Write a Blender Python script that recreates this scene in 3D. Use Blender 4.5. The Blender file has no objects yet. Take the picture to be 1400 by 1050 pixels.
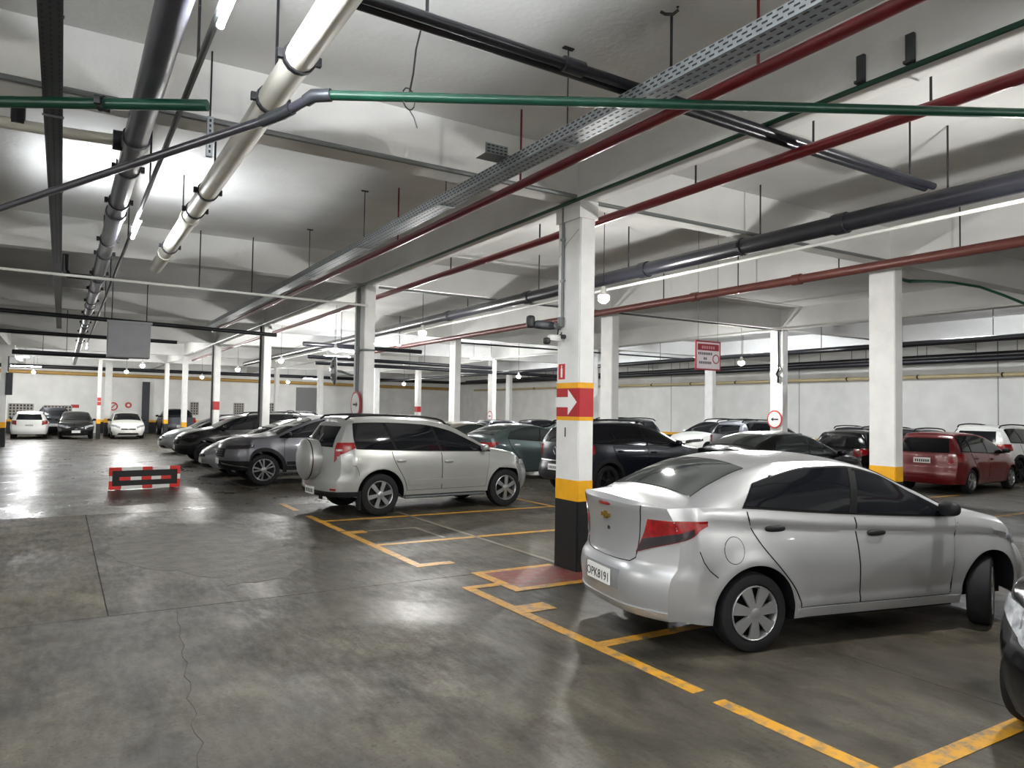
import bpy, bmesh, math, random
from mathutils import Matrix, Vector
R = random.Random(7)
D = bpy.data
SC = bpy.context.scene
COL = SC.collection
PI = math.pi

# ------------------------------------------------------------------ camera
F_PX, PITCH, ROLL, YAW, CAM_H = 1005.0, 0.0375, 0.016, 0.5495, 1.838
fw = Vector((math.sin(YAW)*math.cos(PITCH), math.cos(YAW)*math.cos(PITCH), math.sin(PITCH)))
r0 = Vector((math.cos(YAW), -math.sin(YAW), 0)); u0 = r0.cross(fw)
rt = math.cos(ROLL)*r0 + math.sin(ROLL)*u0
up = -math.sin(ROLL)*r0 + math.cos(ROLL)*u0
cd = D.cameras.new('camera'); cam = D.objects.new('camera', cd); COL.objects.link(cam)
cd.sensor_width = 36.0; cd.sensor_fit = 'HORIZONTAL'; cd.lens = F_PX/1400*36.0
cd.clip_start = 0.05; cd.clip_end = 300
M = Matrix((rt, up, -fw)).transposed().to_4x4(); M.translation = Vector((0, 0, CAM_H))
cam.matrix_world = M
SC.camera = cam
# ------------------------------------------------------------------ world + exposure
w = D.worlds.new('world'); SC.world = w; w.use_nodes = True
w.node_tree.nodes['Background'].inputs[0].default_value = (0.6, 0.65, 0.7, 1)
w.node_tree.nodes['Background'].inputs[1].default_value = 0.02
SC.view_settings.view_transform = 'Standard'; SC.view_settings.look = 'None'
SC.view_settings.gamma = 1.0; SC.view_settings.use_curve_mapping = False
SC.view_settings.exposure = 1.85
BULB_E = 400.0      # emission of the bare bulbs
TUBE_E = 95.0       # emission of the LED tubes

# ------------------------------------------------------------------ materials
MATS = {}
def srgb(r, g, b):
    f = lambda c: (c/12.92 if c <= .04045 else ((c+.055)/1.055)**2.4)
    return (f(r/255), f(g/255), f(b/255), 1)
def mat(name, col, rough=.5, metal=0., spec=.5, coat=0., emit=0., noise=0., nscale=6., bump=0., bscale=60., col2=None):
    if name in MATS: return MATS[name]
    m = D.materials.new(name); m.use_nodes = True; MATS[name] = m
    nt = m.node_tree; b = nt.nodes['Principled BSDF']
    b.inputs['Base Color'].default_value = col
    b.inputs['Roughness'].default_value = rough
    b.inputs['Metallic'].default_value = metal
    b.inputs['Specular IOR Level'].default_value = spec
    b.inputs['Coat Weight'].default_value = coat
    b.inputs['Coat Roughness'].default_value = .04
    if emit:
        b.inputs['Emission Color'].default_value = col; b.inputs['Emission Strength'].default_value = emit
    if noise or bump:
        g = nt.nodes.new('ShaderNodeNewGeometry')
    if noise:
        n = nt.nodes.new('ShaderNodeTexNoise'); n.inputs['Scale'].default_value = nscale; n.inputs['Detail'].default_value = 7
        nt.links.new(g.outputs['Position'], n.inputs['Vector'])
        rp = nt.nodes.new('ShaderNodeValToRGB')
        rp.color_ramp.elements[0].position = .35; rp.color_ramp.elements[1].position = .68
        c2 = col2 or tuple(c*(1-noise) for c in col[:3])+(1,)
        rp.color_ramp.elements[0].color = c2; rp.color_ramp.elements[1].color = col
        nt.links.new(n.outputs['Fac'], rp.inputs['Fac']); nt.links.new(rp.outputs['Color'], b.inputs['Base Color'])
    if bump:
        n2 = nt.nodes.new('ShaderNodeTexNoise'); n2.inputs['Scale'].default_value = bscale; n2.inputs['Detail'].default_value = 4
        nt.links.new(g.outputs['Position'], n2.inputs['Vector'])
        bp = nt.nodes.new('ShaderNodeBump'); bp.inputs['Strength'].default_value = bump; bp.inputs['Distance'].default_value = .02
        nt.links.new(n2.outputs['Fac'], bp.inputs['Height']); nt.links.new(bp.outputs['Normal'], b.inputs['Normal'])
    return m
def floor_mat(key='floor', rlo=.33, rmid=.48, rhi=.62, spec=.45, warm=1.):
    m = D.materials.new('concrete_'+key); m.use_nodes = True; nt = m.node_tree; b = nt.nodes['Principled BSDF']
    N = nt.nodes.new; L = nt.links.new
    g = N('ShaderNodeNewGeometry')
    def noise(scale, detail=6, rough=.55, dist=0., stretch=None):
        n = N('ShaderNodeTexNoise'); n.inputs['Scale'].default_value = scale; n.inputs['Detail'].default_value = detail
        n.inputs['Roughness'].default_value = rough; n.inputs['Distortion'].default_value = dist
        if stretch:
            mp = N('ShaderNodeMapping'); mp.inputs['Scale'].default_value = stretch; L(g.outputs['Position'], mp.inputs['Vector']); L(mp.outputs[0], n.inputs['Vector'])
        else: L(g.outputs['Position'], n.inputs['Vector'])
        return n.outputs['Fac']
    def ramp(f, stops):
        r = N('ShaderNodeValToRGB'); e = r.color_ramp.elements
        while len(e) < len(stops): e.new(.5)
        for i, (p, c) in enumerate(stops): e[i].position = p; e[i].color = c if len(c) == 4 else c+(1,)
        L(f, r.inputs['Fac']); return r.outputs['Color']
    def mix(a, c, f, mode='MIX'):
        x = N('ShaderNodeMix'); x.data_type = 'RGBA'; x.blend_type = mode
        if isinstance(f, float): x.inputs[0].default_value = f
        else: L(f, x.inputs[0])
        L(a, x.inputs[6]); L(c, x.inputs[7]); return x.outputs[2]
    big = ramp(noise(.55, 5, .6, .6), [(.32, (.036, .031, .023)), (.5, (.058, .0505, .038)), (.68, (.089, .079, .061))])
    mid = ramp(noise(3.2, 8, .65, .4, (1., .45, 1)), [(.32, (.42, .40, .36)), (.5, (.92, .91, .89)), (.68, (1.45, 1.43, 1.38))])
    fine = ramp(noise(38, 6, .75), [(.32, (.66, .66, .65)), (.62, (1.15, 1.15, 1.14))])
    if warm != 1.:
        k_ = N('ShaderNodeRGB'); k_.outputs[0].default_value = (warm, warm, warm*.96, 1); big = mix(big, k_.outputs[0], 1.0, 'MULTIPLY')
    c = mix(big, mid, 1.0, 'MULTIPLY'); c = mix(c, fine, 1.0, 'MULTIPLY')
    stain = ramp(noise(1.3, 6, .6, 1.2), [(.54, (1, 1, 1)), (.70, (.42, .40, .36))])
    speck = ramp(noise(26, 2, .4), [(.66, (1, 1, 1)), (.70, (.45, .43, .4))]); c = mix(c, speck, 1.0, 'MULTIPLY')
    c = mix(c, stain, 1.0, 'MULTIPLY')
    L(c, b.inputs['Base Color'])
    rr = ramp(noise(.8, 6, .6, .8, (1., .7, 1)), [(.34, (rlo,)*3), (.5, (rmid,)*3), (.68, (rhi,)*3)])
    rf = ramp(noise(14, 6, .7, 0, (1., .3, 1)), [(.3, (.8,)*3), (.7, (1.25,)*3)])
    L(mix(rr, rf, 1.0, 'MULTIPLY'), b.inputs['Roughness'])
    b.inputs['Specular IOR Level'].default_value = spec
    bp = N('ShaderNodeBump'); bp.inputs['Strength'].default_value = .18; bp.inputs['Distance'].default_value = .012
    L(noise(22, 8, .7, 0, (1., .35, 1)), bp.inputs['Height']); L(bp.outputs[0], b.inputs['Normal'])
    MATS[key] = m; return m
def worn_paint(name, col):
    m = D.materials.new(name); m.use_nodes = True; nt = m.node_tree; b = nt.nodes['Principled BSDF']; N = nt.nodes.new; L = nt.links.new
    g = N('ShaderNodeNewGeometry'); n = N('ShaderNodeTexNoise'); n.inputs['Scale'].default_value = 9; n.inputs['Detail'].default_value = 9; n.inputs['Roughness'].default_value = .7
    L(g.outputs['Position'], n.inputs['Vector']); r = N('ShaderNodeValToRGB'); e = r.color_ramp.elements
    e[0].position = .36; e[0].color = (.16, .14, .11, 1); e[1].position = .52; e[1].color = col
    L(n.outputs['Fac'], r.inputs['Fac']); L(r.outputs['Color'], b.inputs['Base Color']); b.inputs['Roughness'].default_value = .42
    MATS[name] = m; return m

floor_mat(); floor_mat('floor_wet', .24, .34, .46, .5); floor_mat('floor_pale', .40, .52, .64, .4, 1.45)
worn_paint('line_yellow', srgb(196, 142, 34)); worn_paint('square_red', srgb(118, 48, 46)); worn_paint('mark_white', srgb(120, 112, 100))
WALL = mat('wall_white', srgb(236, 236, 233), .75, noise=.10, nscale=1.4, bump=.15, bscale=30)
CEIL = mat('ceiling_white', srgb(226, 226, 224), .85, noise=.14, nscale=.9, bump=.25, bscale=18)
PIL = mat('pillar_white', srgb(228, 228, 226), .6, noise=.10, nscale=3.5, bump=.2, bscale=24)
BLK = mat('paint_black', srgb(22, 22, 24), .55, noise=.3, nscale=8, bump=.1)
YEL = mat('paint_yellow', srgb(236, 172, 22), .5, noise=.12, nscale=9)
REDP = mat('paint_red', srgb(176, 36, 44), .5, noise=.12, nscale=7)
WHT = mat('sign_white', srgb(236, 234, 232), .5)
SIGNR = mat('sign_red', srgb(190, 44, 46), .45)
SIGNM = mat('sign_maroon', srgb(140, 44, 56), .45)
INK = mat('ink_black', srgb(22, 22, 26), .5)
GALV = mat('galvanised', srgb(150, 156, 160), .42, .75, noise=.18, nscale=14)
DGREY = mat('dark_grey_metal', srgb(70, 73, 78), .45, .5, noise=.2, nscale=10)
PIPEB = mat('pipe_black', srgb(32, 33, 40), .32, .1, noise=.25, nscale=5)
PIPEG = mat('pipe_dark_grey', srgb(74, 74, 84), .3, .2, noise=.25, nscale=5)
PIPEW = mat('pipe_white', srgb(216, 213, 202), .4, noise=.10, nscale=4)
PIPER = mat('pipe_red', srgb(108, 18, 28), .34, .1, noise=.2, nscale=6)
PIPEBR = mat('pipe_brown', srgb(112, 64, 58), .4, .1, noise=.25, nscale=5)
PIPEGR = mat('pipe_green', srgb(20, 68, 52), .35, .1, noise=.2, nscale=6)
PIPEBE = mat('pipe_beige', srgb(196, 180, 140), .5, noise=.12, nscale=4)
PIPEY = mat('pipe_ochre', srgb(188, 150, 84), .5, noise=.15, nscale=4)
COND = mat('conduit_grey', srgb(120, 124, 124), .45, .3)
CWHITE = mat('conduit_white', srgb(214, 214, 210), .5)
STEELB = mat('steel_dark', srgb(44, 44, 48), .5, .5)
BULB = mat('bulb_glow', (1, .985, .945, 1), .5, emit=BULB_E)
TUBE = mat('tube_glow', (.93, .965, 1, 1), .5, emit=TUBE_E)
TYRE = mat('tyre_rubber', srgb(24, 24, 25), .75, spec=.3, noise=.2, nscale=20)
RIM = mat('rim_silver', srgb(176, 178, 180), .3, .85)
RIMD = mat('rim_dark', srgb(34, 35, 38), .35, .6)
HUBC = mat('hubcap_grey', srgb(150, 150, 150), .38, .6)
GLASS = mat('car_glass_dark', srgb(16, 18, 22), .05, 0., .38)
GLASSG = mat('car_glass_smoke', srgb(44, 51, 50), .06, 0., .5)
PLAS = mat('black_plastic', srgb(22, 23, 25), .55, spec=.25)
TRIM = mat('gap_black', srgb(10, 10, 11), .6, spec=.15)
CHROME = mat('chrome', srgb(205, 208, 212), .15, 1.)
LAMPR = mat('tail_lamp_red', srgb(150, 14, 20), .12, 0., .8, coat=.6, noise=.45, nscale=22)
LAMPD = mat('tail_lamp_smoke', srgb(44, 38, 42), .12, 0., .8, coat=.5)
LAMPW = mat('lamp_clear', srgb(196, 200, 206), .14, .35, .8, coat=.6, noise=.4, nscale=24)
PLATE = mat('plate_white', srgb(222, 222, 218), .5)
PLATEB = mat('plate_blue', srgb(30, 50, 120), .5)
GOLD = mat('emblem_gold', srgb(190, 150, 60), .25, .9)
MIRR = mat('mirror_face', srgb(225, 228, 230), .04, 1.)
GRATE = mat('grate_dark', srgb(58, 58, 60), .7)
BRICKW = mat('vent_block', srgb(176, 172, 164), .8, noise=.2, nscale=8)
def paint(name, col, metal=.55, rough=.34):
    return mat('paint_'+name, col, rough, metal, .5, coat=.55)
SILVER = paint('silver', srgb(172, 173, 174)); SILVERW = paint('silver_warm', srgb(160, 161, 158), .5)
GREYM = paint('graphite', srgb(104, 105, 112)); BLACKP = mat('paint_black_gloss', srgb(10, 11, 13), .22, 0., .4, coat=.3)
DKBLUE = paint('midnight', srgb(18, 22, 32), .3, .28); TEAL = paint('teal_grey', srgb(74, 88, 88)); WHITEP = paint('white', srgb(226, 226, 222), 0., .3)
REDC = paint('wine_red', srgb(100, 10, 18), .15, .3); BEIGE = paint('champagne', srgb(176, 172, 160)); DGREYP = paint('dark_grey', srgb(52, 54, 60)); LGREY = paint('light_grey', srgb(168, 170, 176))

# ------------------------------------------------------------------ mesh helpers
def link(ob, parent=None):
    COL.objects.link(ob)
    if parent is not None: ob.parent = parent
    return ob
def obj(name, me, m=None, parent=None, smooth=False, loc=None, rot=None):
    if isinstance(me, bmesh.types.BMesh):
        b = me; me = D.meshes.new(name); b.normal_update(); b.to_mesh(me); b.free()
    if m is not None and not me.materials: me.materials.append(m)
    if smooth:
        me.polygons.foreach_set('use_smooth', [True]*len(me.polygons)); me.set_sharp_from_angle(angle=math.radians(38))
    o = D.objects.new(name, me); link(o, parent)
    if loc: o.location = loc
    if rot: o.rotation_euler = rot
    return o
def tag(o, label=None, cat=None, group=None, kind=None):
    if label: o['label'] = label
    if cat: o['category'] = cat
    if group: o['group'] = group
    if kind: o['kind'] = kind
    return o
def empty(name, loc=(0, 0, 0), rz=0):
    o = D.objects.new(name, None); link(o); o.location = loc; o.rotation_euler = (0, 0, rz); o.empty_display_size = .1
    return o
def bm_box(bm, x0, x1, y0, y1, z0, z1, mtx=None):
    v = [bm.verts.new((x, y, z)) for z in (z0, z1) for y in (y0, y1) for x in (x0, x1)]
    if mtx:
        for q in v: q.co = mtx @ q.co
    for f in ((0, 2, 3, 1), (4, 5, 7, 6), (0, 1, 5, 4), (2, 6, 7, 3), (0, 4, 6, 2), (1, 3, 7, 5)):
        bm.faces.new([v[i] for i in f])
def box(name, x0, x1, y0, y1, z0, z1, m, parent=None, bev=0.):
    bm = bmesh.new(); bm_box(bm, x0, x1, y0, y1, z0, z1)
    if bev: bmesh.ops.bevel(bm, geom=bm.edges[:], offset=bev, segments=2, affect='EDGES', profile=.5)
    return obj(name, bm, m, parent)
def bm_tube(bm, pts, r, n=12, cap=True):
    pts = [Vector(p) for p in pts]; rings = []
    for i, p in enumerate(pts):
        if i == 0: t = pts[1]-p
        elif i == len(pts)-1: t = p-pts[i-1]
        else: t = (pts[i+1]-p).normalized()+(p-pts[i-1]).normalized()
        t.normalize(); a = Vector((0, 0, 1)) if abs(t.z) < .95 else Vector((1, 0, 0))
        e1 = t.cross(a).normalized(); e2 = t.cross(e1).normalized()
        rr = r[i] if isinstance(r, (list, tuple)) else r
        if 0 < i < len(pts)-1:
            cs = (pts[i+1]-p).normalized().dot((p-pts[i-1]).normalized()); k = 1/max(.5, math.sqrt(max(.05, (1+cs)/2)))
        else: k = 1
        rings.append([bm.verts.new(p+(e1*math.cos(2*PI*j/n)+e2*math.sin(2*PI*j/n))*rr*(k if abs(k) < 1.6 else 1.6)) for j in range(n)])
    for a, b in zip(rings, rings[1:]):
        for j in range(n): bm.faces.new((a[j], a[(j+1) % n], b[(j+1) % n], b[j]))
    if cap: bm.faces.new(rings[0]); bm.faces.new(rings[-1][::-1])
def tube(name, pts, r, m, parent=None, n=12):
    bm = bmesh.new(); bm_tube(bm, pts, r, n); bmesh.ops.recalc_face_normals(bm, faces=bm.faces[:])
    return obj(name, bm, m, parent, smooth=True)
def bm_lathe(bm, prof, n=24, axis='Y', closed=False):
    rings = []
    for (a, r) in prof:
        ring = []
        for j in range(n):
            c, s = math.cos(2*PI*j/n)*r, math.sin(2*PI*j/n)*r
            ring.append(bm.verts.new({'Y': (c, a, s), 'X': (a, c, s), 'Z': (c, s, a)}[axis]))
        rings.append(ring)
    pr = list(zip(rings, rings[1:]))
    if closed: pr.append((rings[-1], rings[0]))
    for a, b in pr:
        for j in range(n): bm.faces.new((a[j], a[(j+1) % n], b[(j+1) % n], b[j]))
    if not closed:
        if prof[0][1] > 1e-4: bm.faces.new(rings[0][::-1])
        if prof[-1][1] > 1e-4: bm.faces.new(rings[-1])
    bmesh.ops.recalc_face_normals(bm, faces=bm.faces[:])
def lathe(name, prof, m, parent=None, n=24, axis='Y', closed=False, loc=None, rot=None):
    bm = bmesh.new(); bm_lathe(bm, prof, n, axis, closed); return obj(name, bm, m, parent, True, loc, rot)
def bm_blob(bm, c, r, p=2.6, nu=14, nv=10):
    sg = lambda v, e: math.copysign(abs(v)**e, v)
    e = 2/p; rows = []
    for i in range(nv+1):
        ph = -PI/2+PI*i/nv; row = []
        for j in range(nu):
            th = 2*PI*j/nu
            row.append(bm.verts.new((c[0]+r[0]*sg(math.cos(ph), e)*sg(math.cos(th), e), c[1]+r[1]*sg(math.cos(ph), e)*sg(math.sin(th), e), c[2]+r[2]*sg(math.sin(ph), e))))
        rows.append(row)
    for a, b in zip(rows, rows[1:]):
        for j in range(nu): bm.faces.new((a[j], a[(j+1) % nu], b[(j+1) % nu], b[j]))
    bmesh.ops.remove_doubles(bm, verts=bm.verts[:], dist=1e-5)
    bmesh.ops.recalc_face_normals(bm, faces=bm.faces[:])
def text_mesh(name, s, size, depth=.002):
    c = D.curves.new(name, 'FONT'); c.body = s; c.size = size; c.extrude = depth; c.align_x = 'CENTER'; c.align_y = 'CENTER'; c.resolution_u = 2
    o = D.objects.new(name, c); COL.objects.link(o)
    me = D.meshes.new_from_object(o.evaluated_get(bpy.context.evaluated_depsgraph_get()))
    D.objects.remove(o); D.curves.remove(c); me.name = name; return me
def bm_poly(bm, pts, thick_dir):
    t = Vector(thick_dir); a = [bm.verts.new(Vector(p)) for p in pts]; b = [bm.verts.new(Vector(p)+t) for p in pts]
    n = len(a); bm.faces.new(a); bm.faces.new(b[::-1])
    for i in range(n): bm.faces.new((a[i], b[i], b[(i+1) % n], a[(i+1) % n]))
    bmesh.ops.recalc_face_normals(bm, faces=bm.faces[:])
def poly(name, pts, thick_dir, m, parent=None):
    bm = bmesh.new(); bm_poly(bm, pts, thick_dir); return obj(name, bm, m, parent)

# ================================================================== STRUCTURE
X0, X1, Y0, Y1, ZC = -8.0, 28.5, -7.0, 55.5, 4.93
floor = box('floor', X0, X1, Y0, Y1, -.2, -.012, mat('joint_dark', srgb(58, 54, 47), .8)); tag(floor, kind='structure')
fx = [X0, -4.4, .41, 5.22, 11.53, 17.85, X1]; fy = [Y0, .25, 7.34, 14.2, 22.6, 30.8, 39.5, Y1]
for i in range(len(fx)-1):
    for j in range(len(fy)-1):
        g = .005
        if j != 2 and i in (1, 2): continue
        box('floor_slab', fx[i]+g, fx[i+1]-g, fy[j]+g, fy[j+1]-g, -.015, 0, MATS['floor_wet' if j > 2 else 'floor_pale' if (i, j) == (1, 2) else 'floor'], floor)
for j in (0, 1, 3, 4, 5, 6):
    box('floor_slab', -4.395, 5.22-.005, fy[j]+.005, fy[j+1]-.005, -.015, 0, MATS['floor_wet' if j > 2 else 'floor'], floor)
ceiling = box('ceiling', X0, X1, Y0, Y1, ZC, ZC+.25, CEIL); tag(ceiling, kind='structure')
COLX = [5.22, 11.53, 17.85, 24.1]; COLY = [7.08, 14.22, 22.8, 31.0, 39.7, 47.2]
BZ = 4.33
for x in [-2.1]+COLX: box('beam', x-.11, x+.11, Y0, Y1, BZ, ZC+.02, CEIL, ceiling)
for y in [-1.2]+COLY: box('beam', X0, X1, y-.14, y+.14, BZ+.03, ZC+.02, CEIL, ceiling)
def wall(name, x0, x1, y0, y1): return tag(box(name, x0, x1, y0, y1, -.2, ZC+.25, WALL), kind='structure')
wr = wall('wall_right', X1, X1+.2, Y0, Y1); wb_ = wall('wall_back', X0, X1+.2, Y1, Y1+.2)
wl = wall('wall_left', X0-.2, X0, Y0, Y1+.2); wf_ = wall('wall_front', X0-.2, X1+.2, Y0-.2, Y0)
box('dado_black', X1-.006, X1, Y0, Y1, 0, .72, BLK, wr); box('dado_yellow', X1-.006, X1, Y0, Y1, .72, .86, YEL, wr)
box('dado_black', X0, X1, Y1-.006, Y1, 0, .72, BLK, wb_); box('dado_yellow', X0, X1, Y1-.006, Y1, .72, .86, YEL, wb_)
for y in (13.3, 21.6, 29.8, 37.9): box('wall_joint', X1-.004, X1, y-.02, y+.02, .86, ZC, COND, wr)
# ventilation block grids, pilasters and a door in the back wall
def vent(x0, x1, z0, z1, nx, nz):
    e = box('vent_recess', x0, x1, Y1-.02, Y1, z0, z1, GRATE, wb_)
    dx, dz = (x1-x0)/nx, (z1-z0)/nz
    for i in range(nx+1): box('vent_bar', x0+i*dx-.035, x0+i*dx+.035, Y1-.07, Y1-.02, z0, z1, BRICKW, e)
    for k in range(nz+1): box('vent_bar', x0, x1, Y1-.068, Y1-.02, z0+k*dz-.03, z0+k*dz+.03, BRICKW, e)
vent(-2.78, -1.5, .90, 1.83, 7, 5); vent(-.93, .59, .85, 1.75, 8, 5)
vent(7.7, 8.2, 1.27, 2.12, 3, 5); vent(10.6, 11.25, 1.32, 2.12, 4, 5); vent(12.8, 13.6, 1.16, 2.17, 4, 5)
box('pilaster', 1.02, 2.2, Y1-.12, Y1, 0, ZC, WALL, wb_)
box('grey_panel', 15.0, 16.7, Y1-.04, Y1, 0, 3.4, mat('panel_grey', srgb(128, 128, 128), .7), wb_)
box('dark_duct', 4.65, 5.1, Y1-.22, Y1, 0, 3.45, mat('duct_dark', srgb(52, 56, 62), .6), wb_)
# --------------------------------------------------------------- floor markings (parts of the floor)
LY = MATS['line_yellow']
FK = [0]
def fline(x0, x1, y0, y1, m=LY, name='parking_line', z=.003):
    FK[0] += 1; z += FK[0]*.00012
    return box(name, x0, x1, y0, y1, z-.002, z, m, floor)
LX = 3.61
fline(LX, LX+.11, 2.0, 3.38); fline(LX, LX+.11, 3.55, 6.78); fline(LX, LX+.11, 7.95, 10.55); fline(LX, LX+.11, 10.8, 12.6); fline(LX, LX+.11, 13.3, 14.4)
for a, b in ((18, 20.6), (21, 23.5), (24, 26.5), (27, 30)): fline(LX, LX+.09, a, b, MATS['mark_white'])
fline(LX, 8.25, 2.17, 2.29); fline(LX, 8.25, 4.59, 4.71); fline(LX, 8.3, 9.42, 9.54); fline(LX, 8.3, 11.8, 11.92); fline(8.2, 8.3, 9.42, 14.0)
fline(LX+.0, LX+.42, 5.7, 5.95); fline(LX, LX+.35, 10.5, 10.72); fline(LX, LX+.5, 7.95, 8.1); fline(LX, LX+.5, 6.72, 6.84)
# red painted square with yellow border before the near pillar
fline(4.02, 5.5, 6.42, 6.54); fline(4.02, 4.14, 6.54, 7.3); fline(4.02, 5.1, 7.3, 7.4)
fline(4.14, 5.4, 6.54, 7.3, MATS['square_red'], 'red_floor_square')
fline(3.95, 4.8, 10.6, 10.66, MATS['mark_white'], 'faded_line'); fline(4.75, 4.81, 9.6, 10.66, MATS['mark_white'], 'faded_line'); fline(5.19, 5.26, 7.4, 14.0, MATS['mark_white'], 'joint_filler', .002)
for yy in (4.65, 7.1, 9.5, 11.9): fline(13.9, 18.5, yy-.05, yy+.05)
bm = bmesh.new(); pr = random.Random(3)
mp = [(.72, 11.6), (1.35, 12.3), (2.1, 12.4), (2.5, 11.3), (2.62, 10.0), (2.35, 9.3), (2.45, 8.5), (2.0, 8.05), (1.55, 8.1), (1.2, 9.0), (.75, 9.4), (.55, 10.5)]
pts_ = []
for (ax, ay), (bx_, by) in zip(mp, mp[1:]+mp[:1]):
    for t in (0, .25, .5, .75): pts_.append((ax+(bx_-ax)*t+pr.uniform(-.06, .06), ay+(by-ay)*t+pr.uniform(-.09, .09), .0018))
bm_poly(bm, pts_, (0, 0, -.0015))
MORT = mat('mortar_patch', (.12, .11, .092, 1), .55, spec=.4, noise=.5, nscale=5, bump=.5, bscale=22)
obj('mortar_patch', bm, MORT, floor)
tube('floor_crack', [(.95-.012*i+.022*math.sin(i*1.9)+.014*math.sin(i*4.3), 7.3-.14*i, .0005) for i in range(27)], [.0012+.0016*abs(math.sin(i*1.3)) for i in range(27)], MATS['joint_dark'], floor, 6)
# ================================================================== PILLARS
def pillar(x, y, label, bands='base', w=.22, d=.45, group=None):
    e = empty('pillar', (x, y, 0)); tag(e, label, 'pillar', group)
    bm = bmesh.new(); bm_box(bm, -w/2, w/2, -d/2, d/2, 0, BZ)
    bmesh.ops.bevel(bm, geom=[ed for ed in bm.edges if abs(ed.verts[0].co.z-ed.verts[1].co.z) > 1], offset=.012, segments=2, affect='EDGES')
    obj('shaft', bm, PIL, e)
    def sleeve(name, z0, z1, m, t=.003):
        bm = bmesh.new(); bm_box(bm, -w/2-t, w/2+t, -d/2-t, d/2+t, z0, z1)
        bmesh.ops.bevel(bm, geom=[ed for ed in bm.edges if abs(ed.verts[0].co.z-ed.verts[1].co.z) > .01 and abs(ed.verts[0].co.x-ed.verts[1].co.x) < .001 and abs(ed.verts[0].co.y-ed.verts[1].co.y) < .001], offset=.012, segments=2, affect='EDGES')
        obj(name, bm, m, e)
    sleeve('black_base', 0, .81, BLK); sleeve('yellow_band', .81, 1.05, YEL)
    if 'arrow' in bands:
        sleeve('yellow_stripe', 2.125, 2.19, YEL); sleeve('red_band', 1.79, 2.125, REDP); sleeve('yellow_stripe', 1.745, 1.79, YEL)
        X = -w/2-.004
        poly('white_arrow', [(X, d/2, 1.90), (X, d/2, 2.02), (X, -.02, 2.02), (X, -.02, 2.11), (X, -d/2+.03, 1.96), (X, -.02, 1.81), (X, -.02, 1.90)], (-.002, 0, 0), WHT, e)
    if 'red' in bands: sleeve('red_band', 1.72, 2.05, REDP)
    return e
P11 = pillar(COLX[0], 7.085, 'white pillar with white arrow on red band beside the nearest silver sedan', 'arrow')
# upper capital plates at the near pillar
box('capital', -.135, .135, -.24, .24, 4.12, BZ, PIL, P11)
P12 = pillar(COLX[0], COLY[1], 'white pillar with grey conduits and convex mirror behind the spare-wheel car')
P13 = pillar(COLX[0], COLY[2], 'slender white pillar rising behind the hood of the graphite pickup')
P14 = pillar(COLX[0], COLY[3], 'white pillar with faded red band between black and silver cars', 'red')
P15 = pillar(COLX[0], COLY[4], 'plain white pillar beyond the silver minivan at the aisle edge')
P16 = pillar(COLX[0], COLY[5], 'farthest white pillar of the aisle-side row before the back wall')
P21 = pillar(COLX[1], COLY[0], 'broad white pillar between the silver sedan and the wine red wagon')
P22 = pillar(COLX[1], COLY[1], 'white pillar rising above the midnight SUV right of the arrow pillar')
P23 = pillar(COLX[1]+.1, COLY[2], 'white pillar standing above the hood of the spare-wheel car')
P24 = pillar(COLX[1]+.35, COLY[3], 'white pillar just right of the mirror pillar in the middle distance')
P25 = pillar(COLX[1]+.5, COLY[4], 'thin far white pillar left of the convex mirror')
P26 = pillar(COLX[1], COLY[5], 'thin far white pillar right of the one behind the pickup hood')
P31 = pillar(COLX[2], COLY[1], 'white pillar carrying a round left arrow sign above black roofs')
P32 = pillar(COLX[2], COLY[2]+.3, 'white pillar almost hidden between the arrow-banded pillar and its right neighbour')
P33 = pillar(COLX[2], COLY[3], 'far white pillar with a small round sign above the dark hatches')
P34 = pillar(COLX[2], COLY[4], 'far white pillar with a bright red band in the background', 'red')
P35 = pillar(COLX[2], COLY[5], 'distant white pillar left of the red-banded far pillar')
P41 = pillar(COLX[3], COLY[2], 'white pillar below the hanging notice near the white car')
P42 = pillar(COLX[3], COLY[3], 'far white pillar standing in line right behind the arrow-banded pillar')
P43 = pillar(COLX[3], COLY[4], 'narrow distant white pillar against the right wall')
PL1 = pillar(-2.1, 38.0, 'pillar with grey switch box at the left edge of the view', d=.6)
PA = pillar(1.78, 46.6, 'thin white pillar with red placards at the end of the aisle', w=.2, d=.3)
PA2 = pillar(2.35, 49.4, 'wide white pillar just behind the placard pillar at aisle end', w=.35, d=.35)
# pillar fittings
def fire_sign(e, x, y0, y1, z0, z1):
    s = box('extinguisher_placard', x-.004, x, y0, y1, z0, z1, WHT, e)
    box('placard_field', x-.006, x-.004, y0+.012, y1-.012, z0+.012, z1-.012, SIGNR, s)
    ym, zm = (y0+y1)/2, (z0+z1)/2
    poly('extinguisher_symbol', [(x-.0065, ym-.018, zm-.07), (x-.0065, ym+.018, zm-.07), (x-.0065, ym+.018, zm+.03), (x-.0065, ym+.008, zm+.045), (x-.0065, ym+.008, zm+.075), (x-.0065, ym-.008, zm+.075), (x-.0065, ym-.008, zm+.045), (x-.0065, ym-.018, zm+.03)], (-.002, 0, 0), WHT, s)
fire_sign(P11, -.112, .03, .19, 2.22, 2.43)
box('hook_mark', -.115, -.112, .02, .04, 1.55, 1.66, INK, P11)
def conduit(e, pts, r=.014, m=COND): return tube('conduit', pts, r, m, e, 8)
conduit(P11, [(-.13, .10, 4.3), (-.13, .10, 2.95)], .018, COND)
box('junction_box', -.17, -.112, .07, .14, 2.86, 2.98, COND, P11, .008)
for z in (3.9, 3.4): box('conduit_clip', -.15, -.112, .07, .13, z, z+.03, GALV, P11)
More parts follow.
